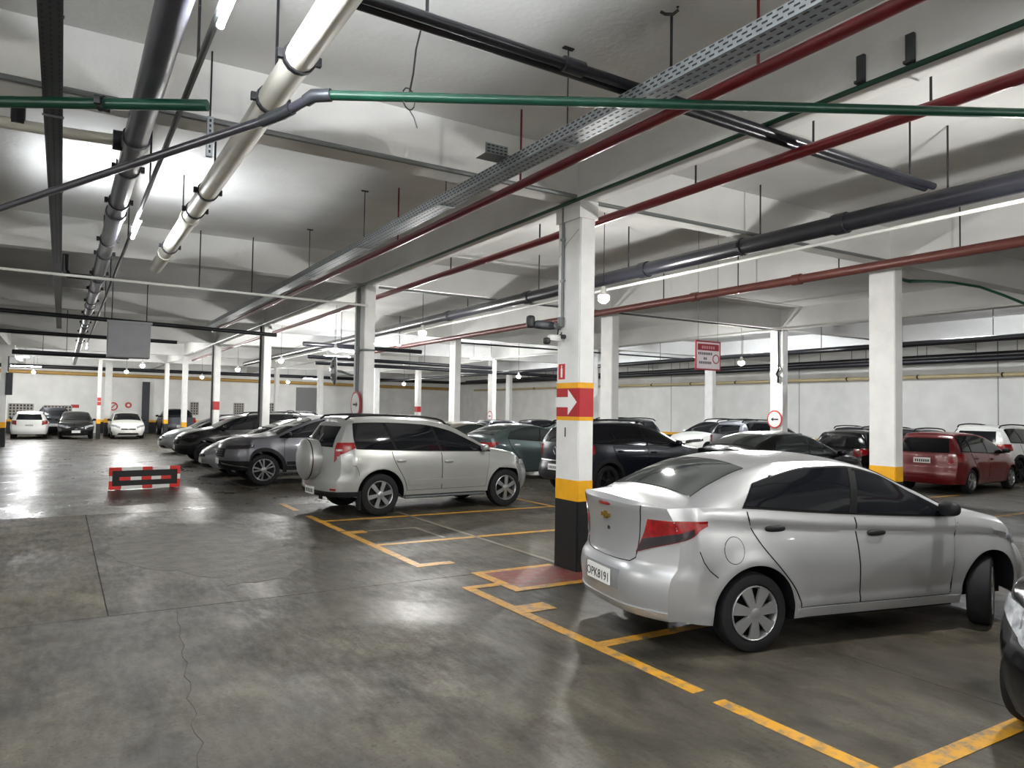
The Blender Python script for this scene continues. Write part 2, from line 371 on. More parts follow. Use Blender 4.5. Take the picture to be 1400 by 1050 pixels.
tube('crack_line', [(-.112, .2, 3.72), (-.112, .05, 3.86), (-.112, -.2, 3.99)], .003, COND, P11, 6)
tube('cable', [(-.13, .16, 2.9), (-.16, .15, 2.75), (-.14, .12, 2.7), (-.12, .12, 2.8)], .008, INK, P11, 6)
for yy in (.16, .06): conduit(P12, [(-.13, yy, 4.3), (-.13, yy, 2.0)], .02)
conduit(P12, [(-.14, .2, 4.3), (-.14, .21, 1.2)], .026, CWHITE)
conduit(P12, [(-.13, .06, 3.02), (-.13, -.24, 3.02), (.1, -.25, 3.02)], .018)
box('switch_box', -.16, -.112, .02, .1, 2.95, 3.1, COND, P12, .01)
conduit(P13, [(-.13, .12, 4.3), (-.13, .12, 1.1)], .03, DGREY)
conduit(P14, [(-.13, .12, 4.3), (-.13, .12, 1.1)], .04, COND)
conduit(P31, [(-.13, -.08, 4.3), (-.13, -.08, 3.25)], .022, DGREY)
tube('cable', [(-.13, -.08, 3.3), (-.16, -.12, 3.2), (-.14, -.02, 3.05), (-.16, -.1, 2.95), (-.13, -.06, 2.8)], .03, INK, P31, 8)
conduit(P21, [(.13, -.05, 4.3), (.13, -.05, 1.1)], .03, DGREY)
conduit(PL1, [(.13, -.2, 4.3), (.14, -.2, 3.5), (.13, -.16, 3.2)], .03, DGREY)
box('switch_box', .08, .32, -.36, -.3, 2.2, 3.15, DGREY, PL1, .02)
box('haunch', -.3, .35, -.33, .33, 3.85, BZ, PIL, PL1)
for z in (2.05, 1.82): box('red_placard', -.09, .09, -.156, -.15, z, z+.2, SIGNR, PA)
# round arrow signs (own things, mounted on pillars)
def round_sign(x, y, z, r, rz, label, flip=1):
    e = empty('round_sign', (x, y, z), rz); tag(e, label, 'sign')
    lathe('plate', [(0, r), (-.006, r)], SIGNR, e, 32)
    lathe('white_face', [(-.0065, r*.84), (-.009, r*.84)], WHT, e, 32)
    f = flip; a = r
    poly('arrow', [(f*q[0]*a, -.0095, q[1]*a) for q in ((-.5, 0), (-.15, .22), (-.15, .07), (.5, .07), (.5, -.07), (-.15, -.07), (-.15, -.22))], (0, -.002, 0), INK, e)
    return e
round_sign(COLX[2]-.125, 14.27, 1.735, .265, -PI/2, 'round red-rimmed sign with black left arrow on white pillar')
round_sign(5.03, 14.2, 1.93, .27, -PI/2, 'round red-rimmed arrow sign behind the roof of the spare-wheel car', -1)
round_sign(COLX[2]-.125, 30.95, 1.6, .25, -PI/2, 'small distant round red-rimmed sign above the teal grey sedan')
# convex mirror
e = empty('convex_mirror', (4.90, 15.2, 2.65), math.radians(-104)); tag(e, 'convex traffic mirror on a grey arm beside the conduit pillar', 'mirror')
lathe('mirror_face', [(-.10, .001), (-.085, .12), (-.05, .22), (0, .28)], MIRR, e, 24)
lathe('rim', [(-.01, .27), (-.02, .30), (.02, .31), (.04, .27)], COND, e, 24)
ai = Matrix.Rotation(math.radians(104), 3, 'Z')
tube('arm', [(0, .03, 0), ai @ Vector((.15, 0, -.02)), ai @ Vector((.26, -.3, -.1)), ai @ Vector((.26, -.80, -.12))], .022, COND, e)
# surveillance cameras on the near pillar
e = empty('surveillance_camera', (5.11, 7.24, 2.86)); tag(e, 'dark surveillance camera on a long arm at left of arrow pillar', 'camera')
tube('arm', [(0, 0, 0), (-.1, .02, .02)], .03, COND, e)
bm = bmesh.new(); bm_blob(bm, (-.2, .05, .02), (.16, .055, .05), 4); obj('housing', bm, DGREY, e, True)
bm = bmesh.new(); bm_blob(bm, (-.38, .08, .05), (.05, .04, .075), 4); obj('lens_block', bm, INK, e, True)
e = empty('surveillance_camera', (5.11, 7.15, 2.74)); tag(e, 'small white surveillance camera with lit infrared ring under the dark one', 'camera')
tube('bracket', [(0, 0, 0), (-.07, 0, .0)], .028, DGREY, e)
bm = bmesh.new(); bm_blob(bm, (-.14, .02, -.02), (.09, .04, .04), 4); obj('housing', bm, CWHITE, e, True)
bm = bmesh.new(); bm_blob(bm, (-.24, .03, -.06), (.035, .042, .04), 4); obj('lens', bm, INK, e, True)
# hanging notice
e = empty('hanging_notice', (8.78, 8.36, 2.78)); tag(e, 'red and white notice board hanging in front of the right wall', 'sign')
box('board', -.28, .28, -.006, .006, -.235, .235, SIGNM, e, .0)
box('white_field', -.255, .255, -.009, -.006, -.21, .21, mat('notice_pale', srgb(205, 196, 200), .5), e)
box('red_header', -.235, .235, -.011, -.009, .08, .185, SIGNM, e)
bm = bmesh.new()
for k, (x, z, w_, h_) in enumerate([(-.13+.05*i, .13, .032, .045) for i in range(6)]): bm_box(bm, x-w_/2, x+w_/2, -.013, -.011, z-h_/2, z+h_/2)
obj('header_lettering', bm, mat('notice_rose', srgb(180, 130, 138), .5), e)
for z, xs in ((.03, [-.21+.04*i for i in range(8)]), (-.05, [-.09, -.05]), (-.115, [-.19+.04*i for i in range(7)])):
    bm = bmesh.new()
    for x in xs: bm_box(bm, x-.014, x+.014, -.011, -.009, z-.02, z+.02)
    obj('lettering', bm, mat('notice_grey', srgb(90, 88, 96), .5), e)['kind'] = 'stuff'
lathe('prohibition_ring', [(-.012, .075), (-.012, .058), (-.009, .058), (-.009, .075)], SIGNM, e, 24, closed=True, loc=(.17, 0, -.05))
tube('wire', [(-.22, 0, .235), (-.22, 0, 2.14)], .003, STEELB, e, 6); tube('wire', [(.22, 0, .235), (.22, 0, 2.14)], .003, STEELB, e, 6)
# small notices on the back wall
def wall_sign(name, x, z, w_, h_, m, label, hdr=None):
    e = empty(name, (x, Y1-.13 if x < 2.2 and x > 1.0 else Y1, z)); tag(e, label, 'sign')
    box('plate', -w_/2, w_/2, -.015, 0, -h_/2, h_/2, m, e)
    if hdr: box('header', -w_/2+.02, w_/2-.02, -.02, -.015, h_*.15, h_/2-.02, hdr, e)
wall_sign('wall_notice', .77, 1.53, .5, .65, WHT, 'white notice with red header beside the vent grid behind the black hatchback', SIGNR)
e = empty('no_turn_sign', (2.95, Y1-.001, 1.76)); tag(e, 'red ringed prohibition sign on the back wall above the black hatchback', 'sign')
lathe('ring', [(0, .28), (-.02, .28), (-.02, .2), (0, .2)], SIGNR, e, 24, closed=True); box('bar', -.2, .2, -.02, 0, -.03, .03, SIGNR, e); e.rotation_euler = (0, math.radians(-45), 0)
e = empty('round_notice', (3.85, Y1-.001, 1.86)); tag(e, 'small round red notice on the back wall above the white hatchback', 'sign')
lathe('plate', [(0, .2), (-.02, .2)], SIGNR, e, 20); lathe('inner', [(-.021, .09), (-.025, .09)], WHT, e, 20)

# ================================================================== CEILING SERVICES
def pipe(name, pts, r, m, label, cat='pipe', hang=(), clamps=(), coup=(), n=14, hangm=STEELB, group=None, hz=None, clm=STEELB):
    e = empty(name, pts[0]); tag(e, label, cat, group)
    o = Vector(pts[0]); loc = [Vector(p)-o for p in pts]
    tube('run', loc, r, m, e, n)
    a, b = Vector(pts[0]), Vector(pts[-1]); d = (b-a).normalized()
    def on(t): return (a+(b-a)*t)-o
    for t in hang:
        p = on(t); tube('hanger_rod', [p+Vector((0, 0, r*.9)), (p.x, p.y, (hz or ZC)-o.z)], .011, hangm, e, 6)
    for t in clamps:
        p = on(t); tube('clamp', [p-d*.022, p+d*.022], r+.014, clm, e, 14)
        side = d.cross(Vector((0, 0, 1))).normalized()
        for s in (-1, 1):
            q = p+side*s*(r+.03); bm = bmesh.new(); bm_box(bm, q.x-.018, q.x+.018, q.y-.018, q.y+.018, q.z-.03, q.z+.03); obj('clamp_bolt', bm, clm, e)
    for t in coup:
        p = on(t); tube('coupling', [p-d*.09, p-d*.085, p+d*.085, p+d*.09], [r, r+.018, r+.018, r], m, e, n)
    return e
def ts(y0, y1, ys): return [(y-y0)/(y1-y0) for y in ys]
pipe('drain_pipe', [(1.30, -3, 4.22), (1.30, 13.85, 4.20)], .10, PIPEW, 'large white drain pipe running over the aisle', hang=ts(-3, 13.85, (3.2, 5.6, 8.2, 10.6)), clamps=ts(-3, 13.85, (4.95, 5.75, 8.6, 9.5, 11.9)), coup=ts(-3, 13.85, (9.9, 12.5)))
tube('socket', [(1.36, 14.05, 4.3), (1.36, 14.3, 4.3)], .13, DGREY, None, 14) if False else None
pipe('drain_pipe', [(.478, -3, 4.22), (.54, 48, 4.14)], .10, PIPEG, 'large dark grey drain pipe along the aisle centre', hang=ts(-3, 48, (8.0, 10.4, 13.6, 16.5, 19, 22, 26)), clamps=ts(-3, 48, (8.2, 9.6, 11.9, 13.0, 15.0, 17, 19, 21.5, 24, 27, 31)), coup=ts(-3, 48, (7.3, 10.2, 15.6, 20, 25)), clm=PIPEB)
# perforated channel over the left of the aisle
def tray(name, x, y0, y1, z, w_, h_, m, label, slots=True, hangs=(), parent=None):
    e = empty(name, (x, y0, z)); tag(e, label, 'cable tray'); L = y1-y0
    bm = bmesh.new(); t = .004
    bm_box(bm, -w_/2, w_/2, 0, L, 0, t); bm_box(bm, -w_/2, -w_/2+t, 0, L, t, h_); bm_box(bm, w_/2-t, w_/2, 0, L, t, h_)
    bm_box(bm, -w_/2+t, -w_/2+.018, 0, L, h_-t, h_); bm_box(bm, w_/2-.018, w_/2-t, 0, L, h_-t, h_)
    obj('channel', bm, m, e)
    if slots:
        bm = bmesh.new(); n = int(min(L, 16)/.075)
        for k in range(n):
            yy = .02+k*.075
            for zz in (.02, .05, .08):
                if zz+.01 < h_:
                    o = .035 if zz == .05 else 0
                    bm_box(bm, -w_/2-.0015, -w_/2, yy+o, yy+o+.042, zz, zz+.012)
            for j in range(3):
                xx = -w_/2+(j+.5)*w_/3; bm_box(bm, xx-.007, xx+.007, yy, yy+.042, -.0015, 0)
        s = obj('slot_holes', bm, INK, e); s['kind'] = 'stuff'
    for y in hangs:
        tube('hanger_rod', [(0, y-y0, h_*.5), (0, y-y0, ZC-z)], .006, STEELB, e, 6); box('hanger_plate', -.05, .05, y-y0-.02, y-y0+.02, ZC-z-.012, ZC-z, STEELB, e)
        box('hanger_bracket', -w_/2-.01, w_/2+.01, y-y0-.015, y-y0+.015, -.01, -.002, GALV, e)
    return e
tray('cable_tray', 3.57, -2, 22.4, 4.11, .19, .10, GALV, 'perforated galvanised cable tray running beside the red pipe', True, (5.0, 7.3, 9.9, 12.6))
e = empty('tray_elbow', (3.65, 5.96, 4.215)); tag(e, 'short perforated tray stub standing on the galvanised cable tray', 'cable tray')
for x in (-.16, -.02): 
    bm = bmesh.new(); bm_box(bm, x-.24, x+.0, -.12 if x < -.1 else .06, -.116 if x < -.1 else .064, 0, .1); obj('side_plate', bm, GALV, e)
    bm = bmesh.new()
    for i in range(5):
        for k in range(3): y_ = -.121 if x < -.1 else .059; bm_box(bm, x-.22+i*.045, x-.19+i*.045, y_-.001, y_, .015+k*.03, .028+k*.03)
    s = obj('slot_holes', bm, INK, e); s['kind'] = 'stuff'
box('base_plate', -.4, .06, -.12, .064, 0, .004, GALV, e); box('end_plate', .0, .06, -.12, .064, .004, .1, CWHITE, e)
tray('cable_tray', -.13, -2, 26, 4.12, .13, .06, DGREY, 'dark grey ribbed cable channel at the left over the aisle', True, (4.2, 6.8, 9.2))
for y in (5.75, 7.4, 10.3): pass
e = empty('channel_straps', (-.13, 5.7, 4.12))
D.objects.remove(e)
# light rail with LED tubes
pipe('light_rail', [(.74, -2, 4.27), (.80, 34, 4.27)], .025, COND, 'thin grey conduit rail carrying the LED tubes above the aisle', 'conduit', hang=ts(-2, 34, (2.2, 5.6, 9, 12.2, 17)), n=8)
def led_tube(x, y0, y1, z, label, axis='Y', group=None, r=.022, mount=.082):
    L = y1-y0; e = empty('led_tube', (x, y0, z) if axis == 'Y' else (y0, x, z)); tag(e, label, 'lamp', group)
    q = (lambda a, b, c: (a, b, c)) if axis == 'Y' else (lambda a, b, c: (b, a, c))
    tube('glass_tube', [q(0, .03, 0), q(0, L-.03, 0)], r, TUBE, e, 10)
    tube('end_cap', [q(0, 0, 0), q(0, .03, 0)], r*1.1, CWHITE, e, 10); tube('end_cap', [q(0, L-.03, 0), q(0, L, 0)], r*1.1, CWHITE, e, 10)
    for t in (.15, .85): tube('mount', [q(0, L*t, .015), q(0, L*t, mount if axis == 'Y' else ZC-z)], .008, COND, e, 6)
    return e
led_tube(.75, 3.5, 4.72, 4.16, 'bright LED tube between the dark and white drain pipes at the top edge')
led_tube(.765, 10.15, 11.4, 4.16, 'bright LED tube on the rail above the striped barrier aisle')
led_tube(.74, -1.6, -.4, 4.16, 'LED tube on the rail behind the viewpoint')  # out of view, added to light the camera side of the room
led_tube(.75, 2.2, 3.4, 4.16, 'LED tube on the rail just above the top edge of the view')
led_tube(.75, .6, 1.8, 4.16, 'LED tube on the rail straight above the viewpoint')  # added above the frame to brighten the near ceiling
for y_, l_ in ((3.5, 'beyond the right edge'), (9.8, 'above the wine red wagon'), (16.5, 'above the grey SUV'), (19.2, 'above the white SUV'), (27.0, 'in the middle distance'), (34.5, 'near the far right corner')):
    led_tube(20.4, y_, y_+1.2, 4.74, 'LED tube close under the slab over the right lane '+l_, mount=ZC-4.74, r=.04)  # fill tubes added out of sight behind the beam to light the right wall
led_tube(.8, 33.6, 34.8, 4.16, 'small bright LED tube far along the aisle rail')
led_tube(24.0, 8.9, 10.1, 4.1, 'LED tube under the ceiling above the mirror pillar gap', 'X')
led_tube(27.8, 14.9, 16.1, 4.1, 'LED tube left of the arrow-banded pillar in the far bay', 'X')
led_tube(22.9, 9.4, 9.9, 4.1, 'short LED tube just right of the mirror pillar', 'X') if False else None
led_tube(26.8, 8.45, 9.65, 4.0, 'LED tube behind the convex mirror in the far bay', 'X')
led_tube(49.8, 13.9, 15.1, 3.85, 'far LED tube low near the back wall behind the mirror', 'X')
led_tube(43.5, -2.6, -1.4, 4.15, 'LED tube at the far left above the old white hatchback', 'X')
led_tube(49.5, -2.5, -1.0, 3.95, 'LED tube nearest the back wall at far left', 'X')
led_tube(31.0, 9.5, 10.7, 4.1, 'LED tube deep in the middle bay beyond the pillars', 'X')
# bare bulbs
def bulb(x, y, z, label, cord=None, group='bare bulbs hung in rows'):
    e = empty('pendant_bulb', (x, y, z)); tag(e, label, 'lamp', group)
    bm = bmesh.new(); bmesh.ops.create_icosphere(bm, subdivisions=2, radius=.088)
    for v in bm.verts:
        if v.co.z > 0: v.co.z *= 1.25
    geo = bmesh.ops.bisect_plane(bm, geom=bm.verts[:]+bm.edges[:]+bm.faces[:], plane_co=(0, 0, .03), plane_no=(0, 0, 1), clear_outer=True)
    obj('glass_bulb', bm, BULB, e, True)
    lathe('socket', [(.02, .078), (.035, .084), (.10, .045), (.17, .034), (.18, .015)], CWHITE, e, 12, 'Z')
    tube('cord', [(0, 0, .17), (0, 0, ZC-z)], .006, STEELB, e, 6)
BR = [(7.0, 2.95, 3.6, 'bare bulb at the right edge of the view under the dark pipe'),
      (7.0, -3.2, 3.6, 'bare bulb of the near row behind the viewpoint'),  # unseen bulb added for more light on the near bays
      (7.02, 8.82, 3.6, 'bare bulb glowing just right of the arrow-banded pillar'),
      (6.98, 15.35, 3.6, 'bare bulb between the mirror pillar and the arrow-banded pillar'),
      (6.95, 21.5, 3.6, 'bare bulb just left of the mirror pillar'),
      (6.95, 27.9, 3.6, 'bare bulb above the graphite pickup roof'),
      (6.6, 34.0, 3.5, 'bare bulb right of the faded red banded pillar'),
      (6.5, 43.0, 3.45, 'bare bulb left of the faded red banded pillar near the back'),
      (17.2, 15.05, 3.4, 'bare bulb between the hanging notice and the round-sign pillar'),
      (17.3, 27.7, 3.4, 'bare bulb left of the arrow pillar low over the far bays'),
      (17.3, 34.1, 3.4, 'bare bulb beside the pillar above the spare-wheel car'),
      (17.5, 41.0, 3.4, 'bare bulb left of the red-banded far pillar'),
      (17.8, 46.9, 3.4, 'bare bulb farthest in the second row near the back wall'),
      (2.9, -3.6, 3.7, 'bare bulb over the aisle behind the viewpoint'),  # unseen fill bulb added for the near ceiling and floor
      (-5.2, 2.5, 3.6, 'bare bulb of the left bays beside the viewpoint'),  # unseen fill bulb added to raise the light from the left
      (-5.2, 9.5, 3.6, 'bare bulb of the left bays beyond the left edge'),  # second unseen fill bulb added on the left
      (3.0, 36.1, 3.6, 'bare bulb right of the grey duct over the far aisle'),
      (2.85, 43.2, 3.6, 'bare bulb over the white hatchback at the aisle end'),
      (-1.4, 50.0, 3.65, 'bare bulb by the back wall above the old white hatchback'),
      (12.3, 47.5, 3.5, 'bare bulb by the back wall behind the far thin pillars')]
for x, y, z, l in BR: bulb(x, y, z, l)
# red sprinkler mains
pipe('sprinkler_main', [(3.93, -2, 4.15), (3.9, 24, 4.15)], .045, PIPER, 'red sprinkler pipe running beside the galvanised tray', hang=ts(-2, 24, (3.3, 6.3, 9.5)), hangm=PIPER)
pipe('sprinkler_main', [(5.46, -2, 4.16), (5.58, 40, 4.16)], .05, PIPER, 'dark red sprinkler pipe right of the arrow-banded pillar beam', hang=ts(-2, 40, (3.0, 5.4, 8.3, 11)))
pipe('green_conduit', [(5.06, -3, 4.325), (5.06, 39, 4.325)], .022, PIPEGR, 'thin green conduit along the lower edge of the near beam', 'conduit', n=8)
tube_e = empty('sagging_cable', (13.0, 7.53, 4.38)); tag(tube_e, 'dark green cable sagging from the broad pillar to the right edge', 'cable')
tube('strand', [(-1.2, -.15, -.1), (0, 0, -.07), (0, -.35, -.12), (0, -.75, -.2), (0, -1.2, -.34), (0, -1.55, -.52), (0, -1.9, -.72), (.0, -2.6, -.74), (.0, -3.4, -.3), (0, -3.8, .54)], .022, PIPEGR, tube_e, 8)
pipe('drain_main', [(7.85, -2, 4.16), (8.1, 40, 4.10)], .11, PIPEB, 'thick black drain main crossing above the silver sedan', hang=ts(-2, 40, (4.15, 6.6, 9.3, 12, 15)), coup=ts(-2, 40, (5.4, 8.9, 12.4, 16)), clamps=ts(-2, 40, (6.9, 10.5)))
pipe('white_conduit', [(8.0, 2.3, 4.0), (8.24, 34, 3.96)], .022, CWHITE, 'white conduit slung under the thick black drain main', 'conduit', n=8)
pipe('fire_main', [(10.76, -2, 4.2), (10.76, 30, 4.18)], .075, PIPEBR, 'brownish red fire main beside the second beam', hang=ts(-2, 30, (5.5, 7.4, 9.5, 11.5)), coup=ts(-2, 30, (8.2, 10.6)))
pipe('wall_main', [(19.5, -2, 3.82), (19.5, 50, 3.85)], .08, PIPEB, 'black pipe hung over the lane before the right wall', hang=ts(-2, 50, (7, 9.2, 11.5, 14, 17, 21)), n=10)
pipe('wall_main', [(26.4, -2, 3.84), (26.4, 51, 3.95)], .11, PIPEB, 'thick black pipe near the right wall above the beige pipe', hang=ts(-2, 51, range(5, 44, 2)), n=10)
pipe('wall_main', [(27.0, -2, 4.08), (27.0, 51, 4.15)], .05, PIPEB, 'thinner black pipe close under the ceiling by the right wall', hang=ts(-2, 51, range(6, 44, 3)), n=8)
pipe('beige_pipe', [(28.2, -2, 3.38), (28.2, 51.8, 3.5)], .075, PIPEBE, 'beige pipe clamped along the top of the right wall', clamps=ts(-2, 51.8, range(4, 48, 3)), n=10)
pipe('beige_pipe', [(-7.9, 55.1, 3.9), (27.9, 55.1, 3.62)], .12, PIPEY, 'ochre pipe running along the back wall', n=10)
pipe('wall_main', [(-7.9, 54.7, 4.2), (27.5, 54.7, 4.15)], .12, PIPEB, 'black pipe above the ochre pipe on the back wall', n=10)
pipe('white_conduit', [(16.9, -2, 4.25), (16.9, 30, 4.25)], .03, CWHITE, 'white conduit beside the third beam', 'conduit', n=8)
# cross runs
pipe('green_pipe', [(1.481, 4.966, 4.005), (9.876, .095, 4.005)], .034, PIPEGR, 'long green pipe crossing below the ceiling from elbow to right edge', n=12)
e = pipe('grey_pipe', [(1.52, 4.94, 4.005), (1.424, 5.01, 4.005), (1.31, 5.22, 3.948), (1.234, 5.41, 3.9385), (-1.14, 10.73, 3.9385)], .034, PIPEG, 'dark grey pipe sloping away left from the green pipe elbow')
tube('elbow', [(.0, .0, .0), (-.1, .08, .0), (-.13, .14, -.02)], .045, DGREY, e); tube('elbow', [(-.2, .26, -.05), (-.24, .34, -.065), (-.33, .56, -.07)], .045, DGREY, e)
pipe('green_pipe', [(-3.86, 8.54, 4.04), (.84, 5.70, 4.04)], .042, PIPEGR, 'short green pipe with a cut end at upper left', clamps=(.86,), n=12)
e = pipe('cable_pair', [(1.41, 4.09, 4.262), (7.70, 4.2, 4.262)], .037, PIPEB, 'pair of black pipes crossing the bay under the ceiling', hang=(.07, .40, .68, .93), coup=(.25,))
tube('second_run', [(0, .09, 0), (6.29, .2, 0)], .034, PIPEB, e)
pipe('cross_conduit', [(-1.95, 6.88, 4.38), (5.05, 6.88, 4.36)], .028, COND, 'grey conduit along the cross beam left of the arrow-banded pillar', 'conduit', n=8)
pipe('cross_conduit', [(5.36, 6.88, 4.33), (11.4, 6.88, 4.36)], .026, COND, 'grey conduit along the cross beam right of the arrow-banded pillar', 'conduit', n=8)
pipe('cross_conduit', [(-6, 13.8, 3.97), (5.1, 13.8, 3.88)], .024, CWHITE, 'pale conduit crossing the aisle to the mirror pillar', 'conduit', hang=(.72, .8), n=8)
pipe('cross_drain', [(-6, 20.85, 4.14), (5.05, 20.85, 3.86)], .055, PIPEB, 'black drain crossing the aisle beyond the grey duct', hang=(.62,), n=10)
pipe('cross_drain', [(-2.0, 26.3, 3.99), (3.2, 26.5, 3.95)], .06, PIPEB, 'black drain branch tied into the dark aisle drain', hang=(.4,), n=10)
pipe('cross_drain', [(-1.6, 32.6, 3.75), (2.2, 32.4, 3.72)], .09, PIPEB, 'far black drain branch with bent ends over the aisle', hang=(.25, .45), n=10)
pipe('cross_drain', [(6.2, 22.3, 3.80), (10.2, 22.5, 3.78)], .07, PIPEB, 'black drain branch with raised end right of the mirror pillar', hang=(.3, .8), n=10)
for k, (yy, z, x0, x1) in enumerate(((29.9, 3.95, 8.5, 17.5), (30.5, 3.75, 9.0, 23.5))):
    pipe('cross_drain', [(x0, yy, z), (x1, yy+.6, z-.05)], .08, PIPEB, ('upper' if k == 0 else 'lower')+' black drain of the pair crossing the far middle bays', hang=(.3, .6), n=10)
pipe('cross_conduit', [(5.4, 14.03, 4.303), (17.7, 14.03, 4.303)], .024, COND, 'grey conduit along the second cross beam in the middle bays', 'conduit', n=8)
pipe('cross_conduit', [(11.7, 22.5, 4.18), (24, 22.4, 4.15)], .03, DGREY, 'dark conduit crossing the bay behind the hanging notice', 'conduit', n=8)
e = pipe('branch_pipe', [(-.02, 15.6, 4.93), (-.02, 15.6, 4.28), (.04, 15.6, 4.19), (.40, 15.6, 4.19)], .05, PIPEB, 'black elbow branch dropping into the dark aisle drain')
e = pipe('branch_pipe', [(-1.9, 7.7, 4.255), (.02, 7.6, 4.255), (.36, 7.55, 4.255)], .05, PIPEW, 'white branch pipe with black end joining the dark drain at upper left')
lathe('end_cap', [(-.06, .09), (.1, .09)], PIPEB, e, 16, 'X', loc=(2.28, -.15, 0)); tube('riser', [(1.5, -.1, .0), (1.5, -.1, .66)], .055, PIPEB, e)
# grey duct
e = empty('air_duct', (.9, 20.0, 3.0)); tag(e, 'flat grey sheet-metal duct hanging across the aisle', 'duct')
DUCT = mat('duct_grey', srgb(160, 162, 166), .5, .1, noise=.1, nscale=3)
box('duct_body', 0, .92, 0, .5, .0, .86, DUCT, e, .01); box('flange', -.03, .95, -.03, .03, .82, .88, DUCT, e)
for x in (.08, .84): tube('hanger_rod', [(x, .25, .86), (x, .25, ZC-3.0)], .012, STEELB, e, 6)
# dangling cables and hangers with a shape of their own
e = empty('dangling_cable', (2.26, 5.15, ZC)); tag(e, 'thin twisted black cable dangling onto the green pipe', 'cable')
tube('strand', [(0, 0, 0), (-.02, -.08, -.2), (-.09, -.16, -.4), (-.16, -.28, -.65), (-.24, -.40, -.87)], .007, INK, e, 6)
tube('loop', [(-.26+.06*math.cos(a), -.44+.03*math.cos(a), -.92+.075*math.sin(a)) for a in [i*PI/6 for i in range(13)]], .005, INK, e, 6)
tube('tail', [(-.25, -.43, -.99), (-.22, -.45, -1.05), (-.2, -.46, -1.12)], .005, INK, e, 6)
e = empty('ceiling_hook', (3.86, 4.05, ZC)); tag(e, 'curled black cable end sticking out of the ceiling at top', 'cable')
tube('stub', [(.03, -.02, 0), (.03, -.02, -.03), (.0, .0, -.06), (-.05, .03, -.06), (-.08, .05, -.04)], .012, INK, e, 8)
e = empty('strut', (1.3, 7.9, ZC)); tag(e, 'perforated steel strut hanging left of the white drain pipe', 'bracket')
D.objects.remove(e)
for (x, y, z0, lab) in ((.98, 6.3, 4.05, 'perforated steel strut hanging beside the white drain pipe'), (2.62, 3.05, 4.36, 'steel angle bracket on the face of the near beam')):
    pass
e = empty('strut', (1.02, 6.75, 4.0)); tag(e, 'perforated steel strut hanging between the two drain pipes', 'bracket')
box('channel', -.025, .025, -.02, .02, 0, .35, GALV, e); tube('rod', [(0, 0, .33), (0, 0, ZC-4.0)], .008, STEELB, e, 6)
bm = bmesh.new()
for k in range(7): bm_box(bm, -.008, .008, -.0215, -.02, .03+k*.045, .055+k*.045)
s = obj('strut_holes', bm, INK, e); s['kind'] = 'stuff'
for (y, lab) in ((2.93, 'grey wedge bracket on the near beam at upper right'), (3.31, 'short grey clip on the near beam above the green pipe')):
    e = empty('beam_bracket', (5.1, y, 4.36)); tag(e, lab, 'bracket'); box('plate', -.03, 0, -.03, .03, 0, .22, DGREY, e); box('foot', -.06, 0, -.03, .03, 0, .02, DGREY, e)

# ================================================================== BARRIER
e = empty('striped_barrier', (.93, 18.1, 0)); e.rotation_euler = (0, 0, .12)
tag(e, 'low red and white striped barrier frame standing in the aisle', 'barrier')
BW, BH = 1.44, .48; z0 = .012
box('black_panel', .04, BW-.04, -.01, .02, z0+.03, z0+BH-.03, mat('barrier_black', srgb(18, 18, 20), .5), e)
SR = mat('reflective_red', srgb(206, 48, 40), .4); SW = mat('reflective_white', srgb(226, 226, 224), .4)
xs = [0, .24, .66, .86, 1.22, BW]
for zz, cols in ((z0, (SR, SW, SR, SW, SR)), (z0+BH-.075, (SR, SW, SR, SW, SR))):
    for a, b, m in zip(xs, xs[1:], cols): box('stripe', a+.002, b-.002, -.03, .03, zz, zz+.075, m, e, .006)
for x in (0, BW-.06):
    for k, m in enumerate((SR, SW, SR)): h = (BH-.15)/3; box('stripe', x, x+.06, -.03, .03, z0+.075+k*h+.001, z0+.075+(k+1)*h-.001, m, e, .005)
xs = [.2, .42, .64, .84, 1.04, 1.25]
for a, b, m in zip(xs, xs[1:], (SR, SW, SR, SW, SR)): box('stripe', a+.001, b-.001, -.025, 0, z0+.19, z0+.265, m, e, .005)
for x in (.15, BW-.2): box('foot', x, x+.06, -.12, .12, 0, .012, BLK, e, .003)

# ================================================================== CARS
class Curve:
    """monotone cubic through (x,z) points, sampled to a table"""
    def __init__(s, pts):
        pts = sorted(pts); xs = [p[0] for p in pts]; ys = [p[1] for p in pts]; n = len(xs)
        d = [(ys[i+1]-ys[i])/(xs[i+1]-xs[i]) for i in range(n-1)]
        m = [d[0]]+[0 if d[i-1]*d[i] <= 0 else 2*d[i-1]*d[i]/(d[i-1]+d[i]) for i in range(1, n-1)]+[d[-1]]
        s.a, s.b, s.N = xs[0], xs[-1], 300; s.t = []
        j = 0
        for k in range(s.N+1):
            x = s.a+(s.b-s.a)*k/s.N
            while j < n-2 and x > xs[j+1]: j += 1
            h = xs[j+1]-xs[j]; t = (x-xs[j])/h
            s.t.append((2*t**3-3*t*t+1)*ys[j]+(t**3-2*t*t+t)*h*m[j]+(-2*t**3+3*t*t)*ys[j+1]+(t**3-t*t)*h*m[j+1])
    def __call__(s, x):
        q = (x-s.a)/(s.b-s.a)*s.N
        if q <= 0: return s.t[0]
        if q >= s.N: return s.t[-1]
        i = int(q); f = q-i; return s.t[i]*(1-f)+s.t[i+1]*f
def lerp(a, b, t): return a+(b-a)*t
def sstep(t): t = max(0., min(1., t)); return t*t*(3-2*t)

